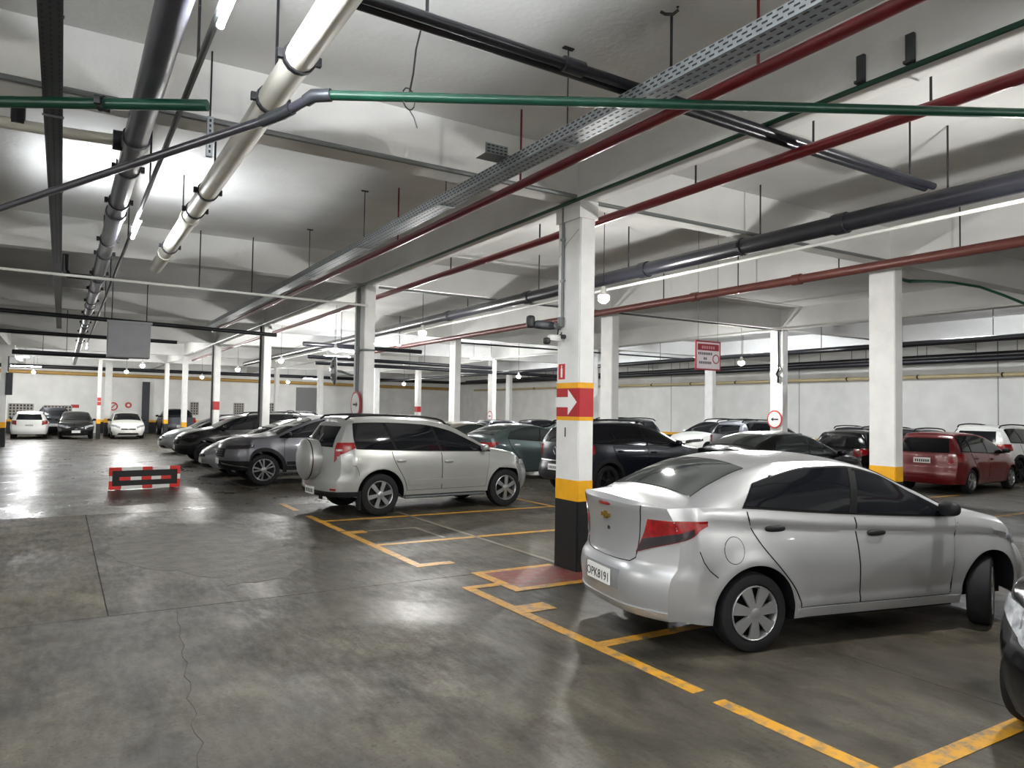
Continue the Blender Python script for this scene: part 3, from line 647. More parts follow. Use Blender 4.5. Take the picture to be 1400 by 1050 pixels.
class Shape:
    """half-analytic car body; x forward from the rear axle, y left, z up"""
    def __init__(s, S):
        s.S = S; s.wb = S['wb']; s.xF = S['wb']+S['fo']; s.xR = -S['ro']; s.r = S['r']; s.sill = S['sill']
        s.zt = Curve(S['zt']); s.zb = Curve(S['zb']); s.hw = Curve(S['hw']); s.yt = Curve(S['yt']); s.cr = Curve(S['cr'])
        s.Rp = Curve(S['rear']); s.Fp = Curve(S['front']); s.rc, s.fc = S.get('rc', .2), S.get('fc', .28)
        s.Ra = S['r']+S.get('gap', .055); s.cut = S.get('cut', 0)
    def zlow(s, x):
        z = s.sill
        if x > s.xF-.6: z = lerp(s.sill, s.S.get('zf', s.sill), sstep((x-s.xF+.6)/.5))
        if x < s.xR+.6: z = lerp(s.sill, s.S.get('zr', s.sill), sstep((s.xR+.6-x)/.5))
        for xw in (0, s.wb):
            d = abs(x-xw)
            if d < s.Ra: z = max(z, s.r+math.sqrt(s.Ra*s.Ra-d*d))
        return z
    def zte(s, x): return max(s.zt(x)-s.cr(x), s.zb(x)+.004)
    def zsh(s, x): return s.zb(x)*.74
    def yside(s, x, z):
        hw, zs, zb = s.hw(x), s.zsh(x), s.zb(x)
        if z <= zs:
            k = max(0, (zs-z)/(zs-.15)); y = hw-.075*k**2.2
        elif z <= zb: k = (z-zs)/(zb-zs); y = hw-.055*k*k
        else:
            zt = s.zte(x); k = min(1, (z-zb)/max(.02, zt-zb)); yb = hw-.055
            y = lerp(yb, s.yt(x), k)+.03*math.sin(PI*k)*min(1, (zt-zb)/.3)
        if s.S.get('crease'):
            zc = s.zb(x)-.075; k = sstep((x-s.xR-.2)/.4)*sstep((s.xF-.35-x)/.4)
            if z < zc: y -= k*(.030*sstep((zc-z)/.045)-.024*sstep((zc-z-.05)/.3)); y += k*.012*sstep((.40-z)/.05)
        # crease and flared arches
        for xw in (0, s.wb):
            d = math.hypot(x-xw, z-s.r)
            y += .018*math.exp(-((d-s.Ra)/.09)**2)
        return y
    def deform(s, x, y, z):
        hw = max(.3, s.hw(x)); q = min(1.15, abs(y)/hw)
        er = sstep((s.xR+.55-x)/.55); ef = sstep((x-s.xF+.75)/.75)
        if er > 0: x += er*(s.Rp(z)+s.rc*q**3)
        if ef > 0: x -= ef*(s.Fp(z)+s.fc*q**2.6)
        return x
    def side(s, x, z, sg=1):
        y = s.yside(x, z); return Vector((s.deform(x, y, z), sg*y, z))
    def top(s, x, f):
        y = f*s.yt(x); a = abs(f); z = s.zte(x)+(s.zt(x)-s.zte(x))*(1-a**2.4); return Vector((s.deform(x, y, z), y, z))
    def rearp(s, y, z): return Vector((s.deform(s.xR, y, z), y, z))
    def frontp(s, y, z): return Vector((s.deform(s.xF, y, z), y, z))
    def wrap(s, end, y0, x1, sg):
        xe = s.xR if end == 'r' else s.xF
        def f(u, z):
            if u <= 0:
                y = lerp(s.yside(xe, z), y0, -u); return Vector((s.deform(xe, y, z), sg*y, z))
            return s.side(lerp(xe, x1, u), z, sg)
        return f

class Proto:
    def __init__(s): s.nodes = []
    def add(s, name, bm, matkey, par=None, smooth=True, loc=None, rot=None, label=None):
        if isinstance(bm, bmesh.types.BMesh):
            me = D.meshes.new(name); bm.normal_update(); bm.to_mesh(me); bm.free()
        else: me = bm
        if smooth:
            me.polygons.foreach_set('use_smooth', [True]*len(me.polygons)); me.set_sharp_from_angle(angle=math.radians(40))
        me.materials.clear(); me.materials.append(None)
        s.nodes.append((name, me, matkey, par, loc, rot, label)); return len(s.nodes)-1
    def place(s, name, x, y, rz, label, paintm, cat='car', over=None, skip=()):
        e = empty(name, (x, y, 0), rz); tag(e, label, cat); obs = []
        for nm, me, mk, par, loc, rot, lb in s.nodes:
            if nm in skip: obs.append(None); continue
            o = D.objects.new(nm, me); COL.objects.link(o); o.parent = e if par is None else obs[par]
            if loc: o.location = loc
            if rot: o.rotation_euler = rot
            m = paintm if mk == 'PAINT' else mk
            if over and nm in over: m = over[nm]
            o.material_slots[0].link = 'OBJECT'; o.material_slots[0].material = m
            if lb: o['label'] = lb
            obs.append(o)
        return e

def patch_bm(P, dom, nu, nv, off, ref, wall=.010, bm=None):
    bm = bm or bmesh.new(); G = [[P(*dom(i/nu, j/nv)) for i in range(nu+1)] for j in range(nv+1)]
    N = []
    for j in range(nv+1):
        row = []
        for i in range(nu+1):
            du = G[j][min(nu, i+1)]-G[j][max(0, i-1)]; dv = G[min(nv, j+1)][i]-G[max(0, j-1)][i]
            n = du.cross(dv)
            n = n.normalized() if n.length > 1e-9 else Vector(ref)
            if n.dot(Vector(ref)) < 0: n = -n
            row.append(n)
        N.append(row)
    V = [[bm.verts.new(G[j][i]+N[j][i]*off) for i in range(nu+1)] for j in range(nv+1)]
    for j in range(nv):
        for i in range(nu):
            try: bm.faces.new((V[j][i], V[j][i+1], V[j+1][i+1], V[j+1][i]))
            except ValueError: pass
    ring = [(0, i) for i in range(nu)]+[(j, nu) for j in range(nv)]+[(nv, i) for i in range(nu, 0, -1)]+[(j, 0) for j in range(nv, 0, -1)]
    B = [bm.verts.new(G[j][i]-N[j][i]*wall) for j, i in ring]; n = len(ring)
    for k in range(n):
        a, b = ring[k], ring[(k+1) % n]
        try: bm.faces.new((V[a[0]][a[1]], V[b[0]][b[1]], B[(k+1) % n], B[k]))
        except ValueError: pass
    bmesh.ops.recalc_face_normals(bm, faces=bm.faces[:])
    return bm

def body_bm(s, q=1.):
    bm = bmesh.new(); xs = set()
    n = int(34*q); base = [lerp(s.xR, s.xF, i/n) for i in range(n+1)]
    for i in range(1, 6): base += [s.xR+.55*(i/6)**2, s.xF-.75*(i/6)**2]
    for xw in (0, s.wb):
        base = [x for x in base if abs(x-xw) > s.Ra+.02]
        m = int(14*q); base += [xw+s.Ra*math.cos(PI*k/m) for k in range(m+1)]+[xw+s.Ra+.004, xw-s.Ra-.004]
    base += s.S.get('xs', [])
    xs = sorted(set(round(x, 4) for x in base if s.xR <= x <= s.xF))
    nA, nB, nC, nD = int(8*q), max(2, int(3*q)), max(4, int(6*q)), max(4, int(6*q))
    def sec(x):
        zl = min(s.zlow(x), s.zsh(x)-.01) if s.zlow(x) < s.zsh(x) else s.zsh(x)-.01
        zs, zb, zt = s.zsh(x), s.zb(x), s.zte(x); zz = [lerp(zl, zs, i/nA) for i in range(nA)]+[lerp(zs, zb, i/nB) for i in range(nB)]+[lerp(zb, zt, i/nC) for i in range(nC+1)]
        half = [(s.yside(x, z), z) for z in zz]
        tp = []
        for i in range(1, nD+1):
            f = 1-(i/nD)**1.25 if i < nD else 0; tp.append((f, None))
        return half, tp
    rows = []; ksec = nA+nB+nC+1
    for x in xs:
        half, tp = sec(x)
        L = [Vector((s.deform(x, y, z), y, z)) for y, z in half]+[s.top(x, f) for f, _ in tp]
        full = L+[Vector((v.x, -v.y, v.z)) for v in reversed(L[:-1])]
        rows.append([bm.verts.new(v) for v in full])
    for a, b in zip(rows, rows[1:]):
        for j in range(len(a)-1): bm.faces.new((a[j], a[j+1], b[j+1], b[j]))
    # end caps
    for idx, xe in ((0, s.xR), (-1, s.xF)):
        row = rows[idx]; n_ = len(row); nh = (n_-1)//2; prev = None; NC = 8
        for j in range(ksec):
            l, r = row[j], row[n_-1-j]; y0 = l.co.y; z = l.co.z; cr = [l]
            for k in range(1, 2*NC):
                f = 1-k/NC; y = f*y0
                zz = z if j < ksec-1 else s.zte(xe)+(s.zt(xe)-s.zte(xe))*(1-abs(f)**2.4)
                cr.append(bm.verts.new((s.deform(xe, y, zz), y, zz)))
            cr.append(r)
            if prev:
                for k in range(2*NC): bm.faces.new((prev[k], prev[k+1], cr[k+1], cr[k]))
            prev = cr
    bmesh.ops.recalc_face_normals(bm, faces=bm.faces[:])
    return bm

def wheel_proto(r, wd, spokes, rimr, style='alloy', name='wheel'):
    """tyre and rim meshes; wheel axis Y, outer face towards -Y"""
    bm = bmesh.new(); h = wd/2
    bm_lathe(bm, [(h*.7, rimr), (h*.95, rimr+.02), (h, r*.86), (h*.86, r*.965), (h*.6, r), (-h*.6, r), (-h*.86, r*.965), (-h, r*.86), (-h*.95, rimr+.02), (-h*.7, rimr)], 36, 'Y', True)
    b2 = bmesh.new(); ro = rimr+.006
    bm_lathe(b2, [(-h*.94, ro), (-h*.99, ro*.97), (-h*.86, ro*.92), (-h*.45, ro*.88), (h*.5, ro*.86), (h*.9, ro)], 30, 'Y', True)
    y1 = -h*.9
    def spoke(bm_, a, w0, w1, ra, rb, ya, yb, th=.03):
        c, s_ = math.cos(a), math.sin(a)
        def pt(rad, t, y): return Vector((c*rad-s_*t, y, s_*rad+c*t))
        v = [pt(ra, -w0, ya), pt(ra, w0, ya), pt(rb, w1, yb), pt(rb, -w1, yb)]
        a_ = [bm_.verts.new(p) for p in v]; b_ = [bm_.verts.new(p+Vector((0, th, 0))) for p in v]
        bm_.faces.new(a_); bm_.faces.new(b_[::-1])
        for i in range(4): bm_.faces.new((a_[i], b_[i], b_[(i+1) % 4], a_[(i+1) % 4]))
    for k in range(spokes):
        a = 2*PI*k/spokes+.2
        if style == 'cap': spoke(b2, a, rimr*.12, rimr*.25, rimr*.12, ro*.97, y1-.012, y1-.004, .02)
        elif style == 'twin':
            for o in (-.2, .2): spoke(b2, a+o, rimr*.05, rimr*.075, rimr*.1, ro*.96, y1-.006, y1)
        else: spoke(b2, a, rimr*.12, rimr*.17, rimr*.12, ro*.96, y1-.005, y1)
    bm_h = bmesh.new(); bm_lathe(bm_h, [(y1-.016, .001), (y1-.016, rimr*.15), (y1-.008, rimr*.24), (y1+.03, rimr*.26)], 20, 'Y')
    bm_d = bmesh.new(); bm_lathe(bm_d, [(-h*.28, .001), (-h*.28, ro*.9), (-h*.1, ro*.9), (-h*.1, .001)], 24, 'Y')
    bmesh.ops.recalc_face_normals(b2, faces=b2.faces[:])
    return bm, b2, bm_h, bm_d

def build(S, q=1.):
    s = Shape(S); p = Proto(); wb, xF, xR, r = s.wb, s.xF, s.xR, s.r
    body = p.add('body', body_bm(s, q), 'PAINT')
    # underbody and wheel wells
    bm = bmesh.new(); bm_box(bm, xR+.3, xF-.42, -.55, .55, s.sill-.02, .62); bm_box(bm, s.Ra+.02, wb-s.Ra-.02, -s.hw(1)+.1, s.hw(1)-.1, s.sill-.03, .5)
    p.add('underbody', bm, PLAS, smooth=False)
    for xw in (0, wb):
        for sg in (-1, 1):
            prev = None; bm = bmesh.new()
            for k in range(17):
                a = PI*k/16; x = xw+s.Ra*math.cos(a); z = r+s.Ra*math.sin(a)
                pt = s.side(x, z, sg); row = [bm.verts.new(pt+Vector((0, -sg*.004, 0))), bm.verts.new(pt+Vector((0, -sg*.36, 0)))]
                if prev: bm.faces.new((prev[0], prev[1], row[1], row[0]))
                prev = row
            p.add('wheel_well', bm, PLAS)
    # wheels
    t_, r_, h_, d_ = wheel_proto(r, S.get('tw', .2), S.get('spokes', 6), S.get('rim', r*.66), S.get('rimstyle', 'alloy'))
    mt, mr, mh, md = [D.meshes.new('wheel_mesh') for _ in range(4)]
    for a, b in ((t_, mt), (r_, mr), (h_, mh), (d_, md)): a.normal_update(); a.to_mesh(b); a.free()
    for xw in (0, wb):
        for sg in (-1, 1):
            st = S.get('steer', 0) if xw else 0
            i = p.add('wheel', mt, TYRE, None, True, (xw, sg*(s.hw(xw)-S.get('tw', .2)/2-.022), r), (0, R.random()*0+.3*xw, (0 if sg < 0 else PI)+st))
            p.add('rim', mr, S.get('rimmat', RIM), i); p.add('hub', mh, S.get('rimmat', RIM), i); p.add('brake_disc', md, RIMD, i)
    # glass on the sides
    for sg in (-1, 1):
        P = lambda x, z, sg=sg: s.side(x, z, sg)
        ref = (0, sg, 0)
        d0, d1 = S['dlo']; m = S.get('pillar_b', []); cuts = [d0]+m+[d1]
        sl0, sl1 = S.get('slant', (0, 0)); zl = lambda x: s.zb(x)+.025
        def dom_full(u, v, a, b, mg=0.):
            x = lerp(a, b, u); k = (x-d0)/(d1-d0); lo = zl(x)-mg; hi = max(lo+.012, min(s.zte(x)-S.get('rail', .055)+mg, S.get('ztop', 9)+mg))
            z = lerp(lo, hi, v); return (x+lerp(sl0, sl1, k)*(z-lo), z)
        p.add('window_trim', patch_bm(P, lambda u, v: dom_full(u, v, d0-.02, d1+.02, .016), 26, 6, .009, ref), TRIM)
        for k, (a, b) in enumerate(zip(cuts, cuts[1:])):
            a2, b2 = a+(.028 if k else .0), b-(.028 if k < len(cuts)-2 else 0)
            p.add('side_window', patch_bm(P, lambda u, v: dom_full(u, v, a2, b2), 14, 6, .014, ref), S.get('glass', GLASS))
        # doors
        for (xa, xb, low) in S.get('doors', []):
            def dd(u, v, mg=0.):
                zlo, zhi = s.sill+.09-mg, 0
                t = v; xl = (xa(t) if callable(xa) else xa)-mg; xr = (xb(t) if callable(xb) else xb)+mg
                x = lerp(xl, xr, u); z = lerp(zlo, s.zb(x)-.012+mg*0, v); return (x, z)
            p.add('door_gap', patch_bm(P, lambda u, v: dd(u, v, .006), 16, int(12*max(1, q)), .004, ref), TRIM)
            di = p.add('door', patch_bm(P, dd, 16, int(12*max(1, q)), .0065, ref), 'PAINT')
            hx = (xa(.8) if callable(xa) else xa)+S.get('hdx', .16); hz = s.zb(hx)-S.get('hdz', .13); c = s.side(hx, hz, sg)
            b_ = bmesh.new(); bm_blob(b_, (c.x, c.y+sg*.016, c.z), (.095, .024, .024), 3); p.add('door_handle', b_, S.get('handle', 'PAINT'), di)
            b_ = bmesh.new(); bm_blob(b_, (c.x, c.y+sg*.001, c.z-.012), (.08, .006, .028), 3); p.add('handle_recess', b_, TRIM if S.get('handle') is None else 'PAINT', di)
        if 'moulding' in S:
            za, zb_ = S['moulding']
            p.add('side_moulding', patch_bm(P, lambda u, v: (lerp(s.Ra+.08, wb-s.Ra-.08, u), lerp(za, zb_, v)), 20, 3, .012, ref), S.get('mouldmat', 'PAINT'))
        p.add('sill', patch_bm(P, lambda u, v: (lerp(s.Ra+.03, wb-s.Ra-.03, u), lerp(s.sill+.005, s.sill+.075, v)), 20, 3, .010, ref), S.get('sillmat', 'PAINT'))
        if S.get('cladding'):
            for xw in (0, wb):
                p.add('arch_trim', patch_bm(lambda a, rr, xw=xw: s.side(xw+rr*math.cos(a), s.r+rr*math.sin(a), sg), lambda u, v: (lerp(-.12, PI+.12, u), lerp(s.Ra, s.Ra+.085, v)), 24, 3, .014, ref), PLAS)
        # mirror
        mx = S['mirror']; mz = s.zb(mx)+.09; c = s.side(mx, s.zb(mx)+.03, sg)
        b_ = bmesh.new(); bm_blob(b_, (c.x-.02, c.y+sg*.105, mz), (.055, .095, .062), 2.8); bm_blob(b_, (c.x+.02, c.y+sg*.02, mz-.045), (.05, .05, .03), 3)
        p.add('door_mirror', b_, S.get('mirrormat', 'PAINT'))
        # lamps
        hl = S['head']; f = s.wrap('f', hl[0], hl[1], sg)
        p.add('headlamp', patch_bm(f, lambda u, v: (lerp(-1, 1, u), lerp(hl[2]+(hl[4]-hl[2])*u, hl[3]+(hl[5]-hl[3])*u, v)), 20, 5, .008, (1, sg, .3)), S.get('headmat', LAMPW))
        tl = S['tail']; f = s.wrap('r', tl[0], tl[1], sg)
        tsl = S.get('tailslant', 0)
        ti = p.add('tail_lamp', patch_bm(f, lambda u, v: (lerp(-1+tsl*v, 1, u), lerp(tl[2]+(tl[4]-tl[2])*u, tl[3]+(tl[5]-tl[3])*u, v)), 20, 6, .007, (-1, sg, .2)), LAMPR)
        if S.get('smoke'):
            p.add('lamp_lower_lens', patch_bm(f, lambda u, v: (lerp(-.97+tsl*.42*v, .45, u), lerp(tl[2]+(tl[4]-tl[2])*(u*.72)+.008, lerp(tl[2], tl[3], .42)+(tl[4]-tl[2])*(u*.72)*.62, v)), 16, 4, .0105, (-1, sg, .2)), S['smoke'], ti)
    # windscreen, rear glass, roof features
    wa, wb2 = S['wind']; T = s.top
    p.add('windscreen', patch_bm(lambda x, f: T(x, f), lambda u, v: (lerp(wa, wb2, v), lerp(-.95, .95, u)), 14, 8, .008, (.5, 0, 1)), S.get('glass', GLASS))
    if 'back' in S:
        ba, bb = S['back']
        p.add('rear_window', patch_bm(lambda x, f: T(x, f), lambda u, v: (lerp(ba, bb, v), lerp(-.93, .93, u)), 14, 8, .008, (-.5, 0, 1)), S.get('rglass', S.get('glass', GLASS)))
    else:
        y_, za, zb_ = S['rwin']
        p.add('rear_window', patch_bm(lambda y, z: s.rearp(y, z), lambda u, v: (lerp(-y_, y_, u)*lerp(1, S.get('rwt', .86), v), lerp(za, zb_, v)), 14, 6, .009, (-1, 0, .2)), S.get('rglass', S.get('glass', GLASS)))
    # bonnet gap line, grille, bumpers
    g = S['grille']
    gi = p.add('grille', patch_bm(lambda y, z: s.frontp(y, z), lambda u, v: (lerp(-g[0], g[0], u), lerp(g[1], g[2], v)), 12, 4, .006, (1, 0, 0)), S.get('grillemat', PLAS))
    b_ = bmesh.new(); c = s.frontp(0, (g[1]+g[2])/2); bm_blob(b_, (c.x+.012, 0, c.z), (.012, .06, .035), 2.2); p.add('front_emblem', b_, CHROME, gi)
    p.add('lower_intake', patch_bm(lambda y, z: s.frontp(y, z), lambda u, v: (lerp(-.55, .55, u)*lerp(1, .85, v), lerp(s.zlow(xF)+.03, s.zlow(xF)+.13, v)), 12, 4, .005, (1, 0, 0)), PLAS)
    zp = S['fplate']; c = s.frontp(0, zp)
    b_ = bmesh.new(); bm_box(b_, c.x+.004, c.x+.016, -.2, .2, zp-.065, zp+.065); p.add('number_plate', b_, PLATE, smooth=False)
    zp = S['rplate']; c = s.rearp(0, zp)
    b_ = bmesh.new(); bm_box(b_, c.x-.018, c.x-.004, -.2, .2, zp-.065, zp+.065); pi_ = p.add('number_plate', b_, PLATE, smooth=False)
    b_ = bmesh.new()
    for k in range(7): bm_box(b_, c.x-.0195, c.x-.018, -.165+k*.05, -.135+k*.05, zp-.04, zp+.025)
    if not S.get('ptext'): p.add('plate_marks', b_, INK, pi_, smooth=False)
    else:
        b_.free(); me = text_mesh('plate_characters', S['ptext'], .105, .001)
        me.transform(Matrix.Translation((c.x-.0195, 0, zp-.01)) @ Matrix(((0, 0, -1, 0), (-1, 0, 0, 0), (0, 1, 0, 0), (0, 0, 0, 1))))
        p.add('plate_characters', me, INK, pi_, False)
    if S.get('rbump'):
        a, b = S['rbump']
        p.add('lower_bumper', patch_bm(s.wrap('r', -.75, xR+.55, 1), lambda u, v: (lerp(-1, .9, u), lerp(a, b, v)), 24, 3, .012, (-1, .3, 0)), PLAS)
        p.add('lower_bumper', patch_bm(s.wrap('r', -.75, xR+.55, -1), lambda u, v: (lerp(-1, .9, u), lerp(a, b, v)), 24, 3, .012, (-1, -.3, 0)), PLAS)
    if S.get('fbump'):
        a, b = S['fbump']
        for sg in (-1, 1): p.add('lower_bumper', patch_bm(s.wrap('f', 0, xF-.62, sg), lambda u, v: (lerp(-1, 1, u), lerp(a, b, v)), 24, 3, .012, (1, sg*.3, 0)), PLAS)
    if S.get('rails'):
        a, b = S['rails']
        for sg in (-1, 1):
            y = sg*(s.yt((a+b)/2)-.06); zz = lambda x: s.top(x, (abs(y))/s.yt(x)).z
            pts = [(a, y, zz(a)+.005), (a+.08, y, zz(a+.08)+.055)]+[(lerp(a+.2, b-.2, i/6), y, zz(lerp(a+.2, b-.2, i/6))+.06) for i in range(7)]+[(b-.08, y, zz(b-.08)+.05), (b, y, zz(b)+.005)]
            b_ = bmesh.new(); bm_tube(b_, pts, .02, 8); bmesh.ops.recalc_face_normals(b_, faces=b_.faces[:]); p.add('roof_rail', b_, S.get('railmat', PLAS))
    if S.get('antenna') is not None:
        x = S['antenna']; z = s.zt(x); b_ = bmesh.new(); bm_tube(b_, [(x, 0, z-.01), (x-.18, 0, z+.22)], .005, 6); p.add('antenna', b_, PLAS)
    p.shape = s; return p

# ---- silver three-box sedan (nearest)
SED = dict(wb=2.53, fo=.88, ro=.93, r=.305, sill=.235, tw=.19, gap=.068, zf=.20, zr=.26, rc=.22, fc=.30,
  zt=[(3.41, .70), (3.24, .82), (2.9, .945), (2.5, 1.035), (2.25, 1.075), (1.75, 1.29), (1.3, 1.45), (.85, 1.512), (.4, 1.502), (.05, 1.44), (-.25, 1.33), (-.50, 1.22), (-.64, 1.187), (-.82, 1.18), (-.93, 1.165)],
  zb=[(3.41, .63), (3.1, .78), (2.7, .905), (2.3, .965), (1.8, .98), (1, 1.022), (.5, 1.055), (0, 1.095), (-.5, 1.125), (-.93, 1.115)],
  hw=[(3.36, .70), (3.1, .79), (2.6, .84), (1.5, .852), (0, .852), (-.5, .83), (-.93, .755)],
  yt=[(3.36, .58), (2.9, .68), (2.3, .735), (1.9, .69), (1.3, .60), (.6, .585), (.1, .60), (-.3, .63), (-.55, .67), (-.93, .62)],
  cr=[(3.36, .03), (2.5, .045), (2.2, .06), (1.75, .075), (1.3, .055), (.5, .05), (.0, .055), (-.5, .05), (-.93, .06)],
  rear=[(.2, .09), (.35, .02), (.5, .0), (.6, .015), (.655, .06), (.85, .075), (1.02, .055), (1.11, .035), (1.16, .05)], front=[(.2, .1), (.35, .02), (.5, 0), (.62, .05), (.7, .1)],
  dlo=(-.08, 2.12), pillar_b=[.98], slant=(.9, -.15), rail=.06, wind=(2.2, 1.36), back=(-.47, .08), mirror=1.98, glass=GLASS, rglass=GLASSG,
  doors=[(lambda t: lerp(.44, -.06, sstep(t)**.9), lambda t: lerp(1.03, .99, t), 0), (lambda t: lerp(1.045, 1.005, t), lambda t: lerp(2.02, 2.12, t), 0)],
  handle=PLAS, hdx=.2, mirrormat=PLAS, head=(.42, 2.78, .58, .69, .76, .84), tailslant=.4, tail=(.42, -.42, .745, 1.02, .985, 1.025), smoke=LAMPD, grille=(.42, .47, .56), fplate=.42, rplate=.505,
  spokes=7, rim=.205, rimstyle='cap', rimmat=HUBC, steer=.6, crease=1, ptext='OPK8191')
# ---- SUV with a spare wheel on the tailgate
RAV = dict(wb=2.66, fo=.86, ro=.90, r=.362, sill=.33, tw=.225, gap=.082, zf=.28, zr=.36, rc=.16, fc=.34,
  zt=[(3.52, .80), (3.36, .945), (3.0, 1.06), (2.55, 1.135), (2.4, 1.16), (1.95, 1.40), (1.5, 1.60), (1.0, 1.69), (.2, 1.715), (-.5, 1.69), (-.82, 1.64), (-.90, 1.61)],
  zb=[(3.52, .74), (3.2, .90), (2.75, 1.02), (2.3, 1.06), (1, 1.09), (0, 1.125), (-.9, 1.165)],
  hw=[(3.52, .76), (3.2, .86), (2.7, .90), (1.3, .905), (0, .905), (-.5, .89), (-.90, .80)],
  yt=[(3.52, .62), (3.0, .71), (2.4, .77), (2.0, .72), (1.5, .655), (.5, .64), (-.5, .625), (-.9, .60)],
  cr=[(3.52, .03), (2.5, .05), (1.95, .075), (1.4, .055), (.5, .045), (-.5, .045), (-.9, .04)],
  rear=[(.3, .05), (.42, -.03), (.62, -.03), (.70, .03), (1.15, .05), (1.3, .11), (1.5, .24), (1.62, .33)], front=[(.28, .12), (.45, .01), (.6, 0), (.78, .06), (.85, .1)],
  dlo=(-.45, 2.28), pillar_b=[.30, 1.20], slant=(-.5, -.2), rail=.08, wind=(2.36, 1.58), rwin=(.60, 1.18, 1.53), mirror=2.12,
  doors=[(lambda t: lerp(.50, .22, sstep(t)), 1.20, 0), (1.215, lambda t: lerp(2.16, 2.26, t), 0)], moulding=(.50, .60), hdx=.13, hdz=.17,
  head=(.48, 2.98, .72, .84, .86, .93), tail=(.66, -.38, .93, 1.26, 1.20, 1.265), grille=(.4, .66, .76), fplate=.5, rplate=.42, rbump=(.35, .435),
  spokes=6, rim=.235, rimmat=RIM, rails=(-.55, 1.45))
# ---- pickup with black plastic arches
PICK = dict(wb=2.98, fo=.92, ro=1.04, r=.368, sill=.38, tw=.225, gap=.07, zf=.36, zr=.42, rc=.1, fc=.38, cladding=True, fbump=(.36, .58), headmat=LAMPD, sillmat=PLAS,
  zt=[(3.90, .99), (3.75, 1.07), (3.35, 1.15), (2.85, 1.20), (2.7, 1.23), (2.3, 1.43), (1.75, 1.62), (1.3, 1.68), (.7, 1.67), (.35, 1.60), (.12, 1.25), (.0, 1.16), (-1.04, 1.15)],
  zb=[(3.90, .92), (3.5, 1.03), (3.0, 1.10), (2.4, 1.11), (1, 1.13), (0, 1.14), (-1.04, 1.13)],
  hw=[(3.90, .80), (3.5, .89), (3, .92), (1.5, .925), (0, .925), (-1.04, .90)], yt=[(3.9, .66), (3.3, .74), (2.7, .79), (2.2, .72), (1.6, .65), (.7, .63), (.2, .70), (0, .82), (-1.04, .82)],
  cr=[(3.9, .03), (2.8, .05), (2.2, .075), (1.5, .05), (.5, .05), (.1, .02), (-1.04, .01)], rear=[(.4, .02), (.55, -.02), (.7, .02), (1.15, .03)], front=[(.36, .1), (.5, .02), (.7, 0), (.9, .05), (.98, .1)],
  dlo=(.32, 2.62), pillar_b=[1.42], slant=(-.1, -.2), rail=.06, wind=(2.66, 1.82), back=(.16, .36), mirror=2.45, doors=[(.42, 1.42, 0), (1.435, 2.52, 0)], hdx=.14,
  head=(.44, 3.22, .84, .92, .88, .97), tail=(.72, -.8, .85, 1.12, .85, 1.12), grille=(.46, .66, .86), fplate=.55, rplate=.6, spokes=5, rim=.255, rimstyle='twin', rimmat=RIM, moulding=(.48, .56), mouldmat=PLAS, mirrormat=PLAS)
# ---- small hatchback
HAT = dict(wb=2.47, fo=.80, ro=.66, r=.30, sill=.23, tw=.19, zf=.19, zr=.24, rc=.17, fc=.30,
  zt=[(3.27, .66), (3.1, .78), (2.8, .89), (2.4, .98), (2.2, 1.02), (1.75, 1.24), (1.25, 1.40), (.8, 1.465), (.2, 1.465), (-.3, 1.41), (-.55, 1.35), (-.66, 1.31)],
  zb=[(3.27, .60), (3.0, .73), (2.6, .86), (2.2, .92), (1, .955), (0, .99), (-.66, 1.02)],
  hw=[(3.27, .69), (3.0, .78), (2.5, .835), (1.4, .845), (0, .845), (-.4, .82), (-.66, .75)], yt=[(3.27, .57), (2.8, .67), (2.2, .73), (1.8, .68), (1.25, .60), (.5, .585), (-.3, .57), (-.66, .55)],
  cr=[(3.27, .03), (2.4, .045), (1.75, .075), (1.25, .055), (.3, .045), (-.66, .04)], rear=[(.2, .08), (.4, -.01), (.55, 0), (.63, .04), (.95, .06), (1.1, .14), (1.35, .33)], front=[(.19, .1), (.35, .02), (.5, 0), (.62, .05), (.7, .1)],
  dlo=(-.28, 2.08), pillar_b=[.95], slant=(-.35, -.15), rail=.055, wind=(2.15, 1.32), rwin=(.58, 1.0, 1.29), mirror=1.93, doors=[(lambda t: lerp(.42, .02, sstep(t)), .96, 0), (.975, lambda t: lerp(1.98, 2.06, t), 0)], mirrormat=PLAS,
  head=(.40, 2.72, .56, .68, .70, .79), tail=(.56, -.3, .72, .96, .82, .97), grille=(.36, .50, .57), fplate=.40, rplate=.72, spokes=8, rim=.2, rimmat=HUBC)
# ---- wagon
WAG = dict(HAT, ro=.86, zt=[(3.27, .66), (3.1, .78), (2.8, .89), (2.4, .98), (2.2, 1.02), (1.75, 1.26), (1.25, 1.42), (.8, 1.485), (.1, 1.50), (-.5, 1.47), (-.75, 1.42), (-.86, 1.38)],
  zb=[(3.27, .60), (3.0, .73), (2.6, .86), (2.2, .93), (1, .96), (0, 1.0), (-.86, 1.03)], hw=[(3.27, .69), (3.0, .78), (2.5, .83), (1.4, .84), (0, .84), (-.5, .82), (-.86, .75)],
  yt=[(3.27, .57), (2.8, .67), (2.2, .73), (1.8, .68), (1.25, .60), (.5, .59), (-.4, .58), (-.86, .56)], cr=[(3.27, .03), (2.4, .045), (1.75, .075), (1.25, .055), (.3, .045), (-.86, .04)],
  rear=[(.2, .08), (.4, -.01), (.55, 0), (.63, .03), (.95, .05), (1.1, .10), (1.4, .30)], dlo=(-.55, 2.08), pillar_b=[.0, .95], rwin=(.60, 1.0, 1.34), rails=(-.6, 1.2), rplate=.80, spokes=5, rimmat=RIM)
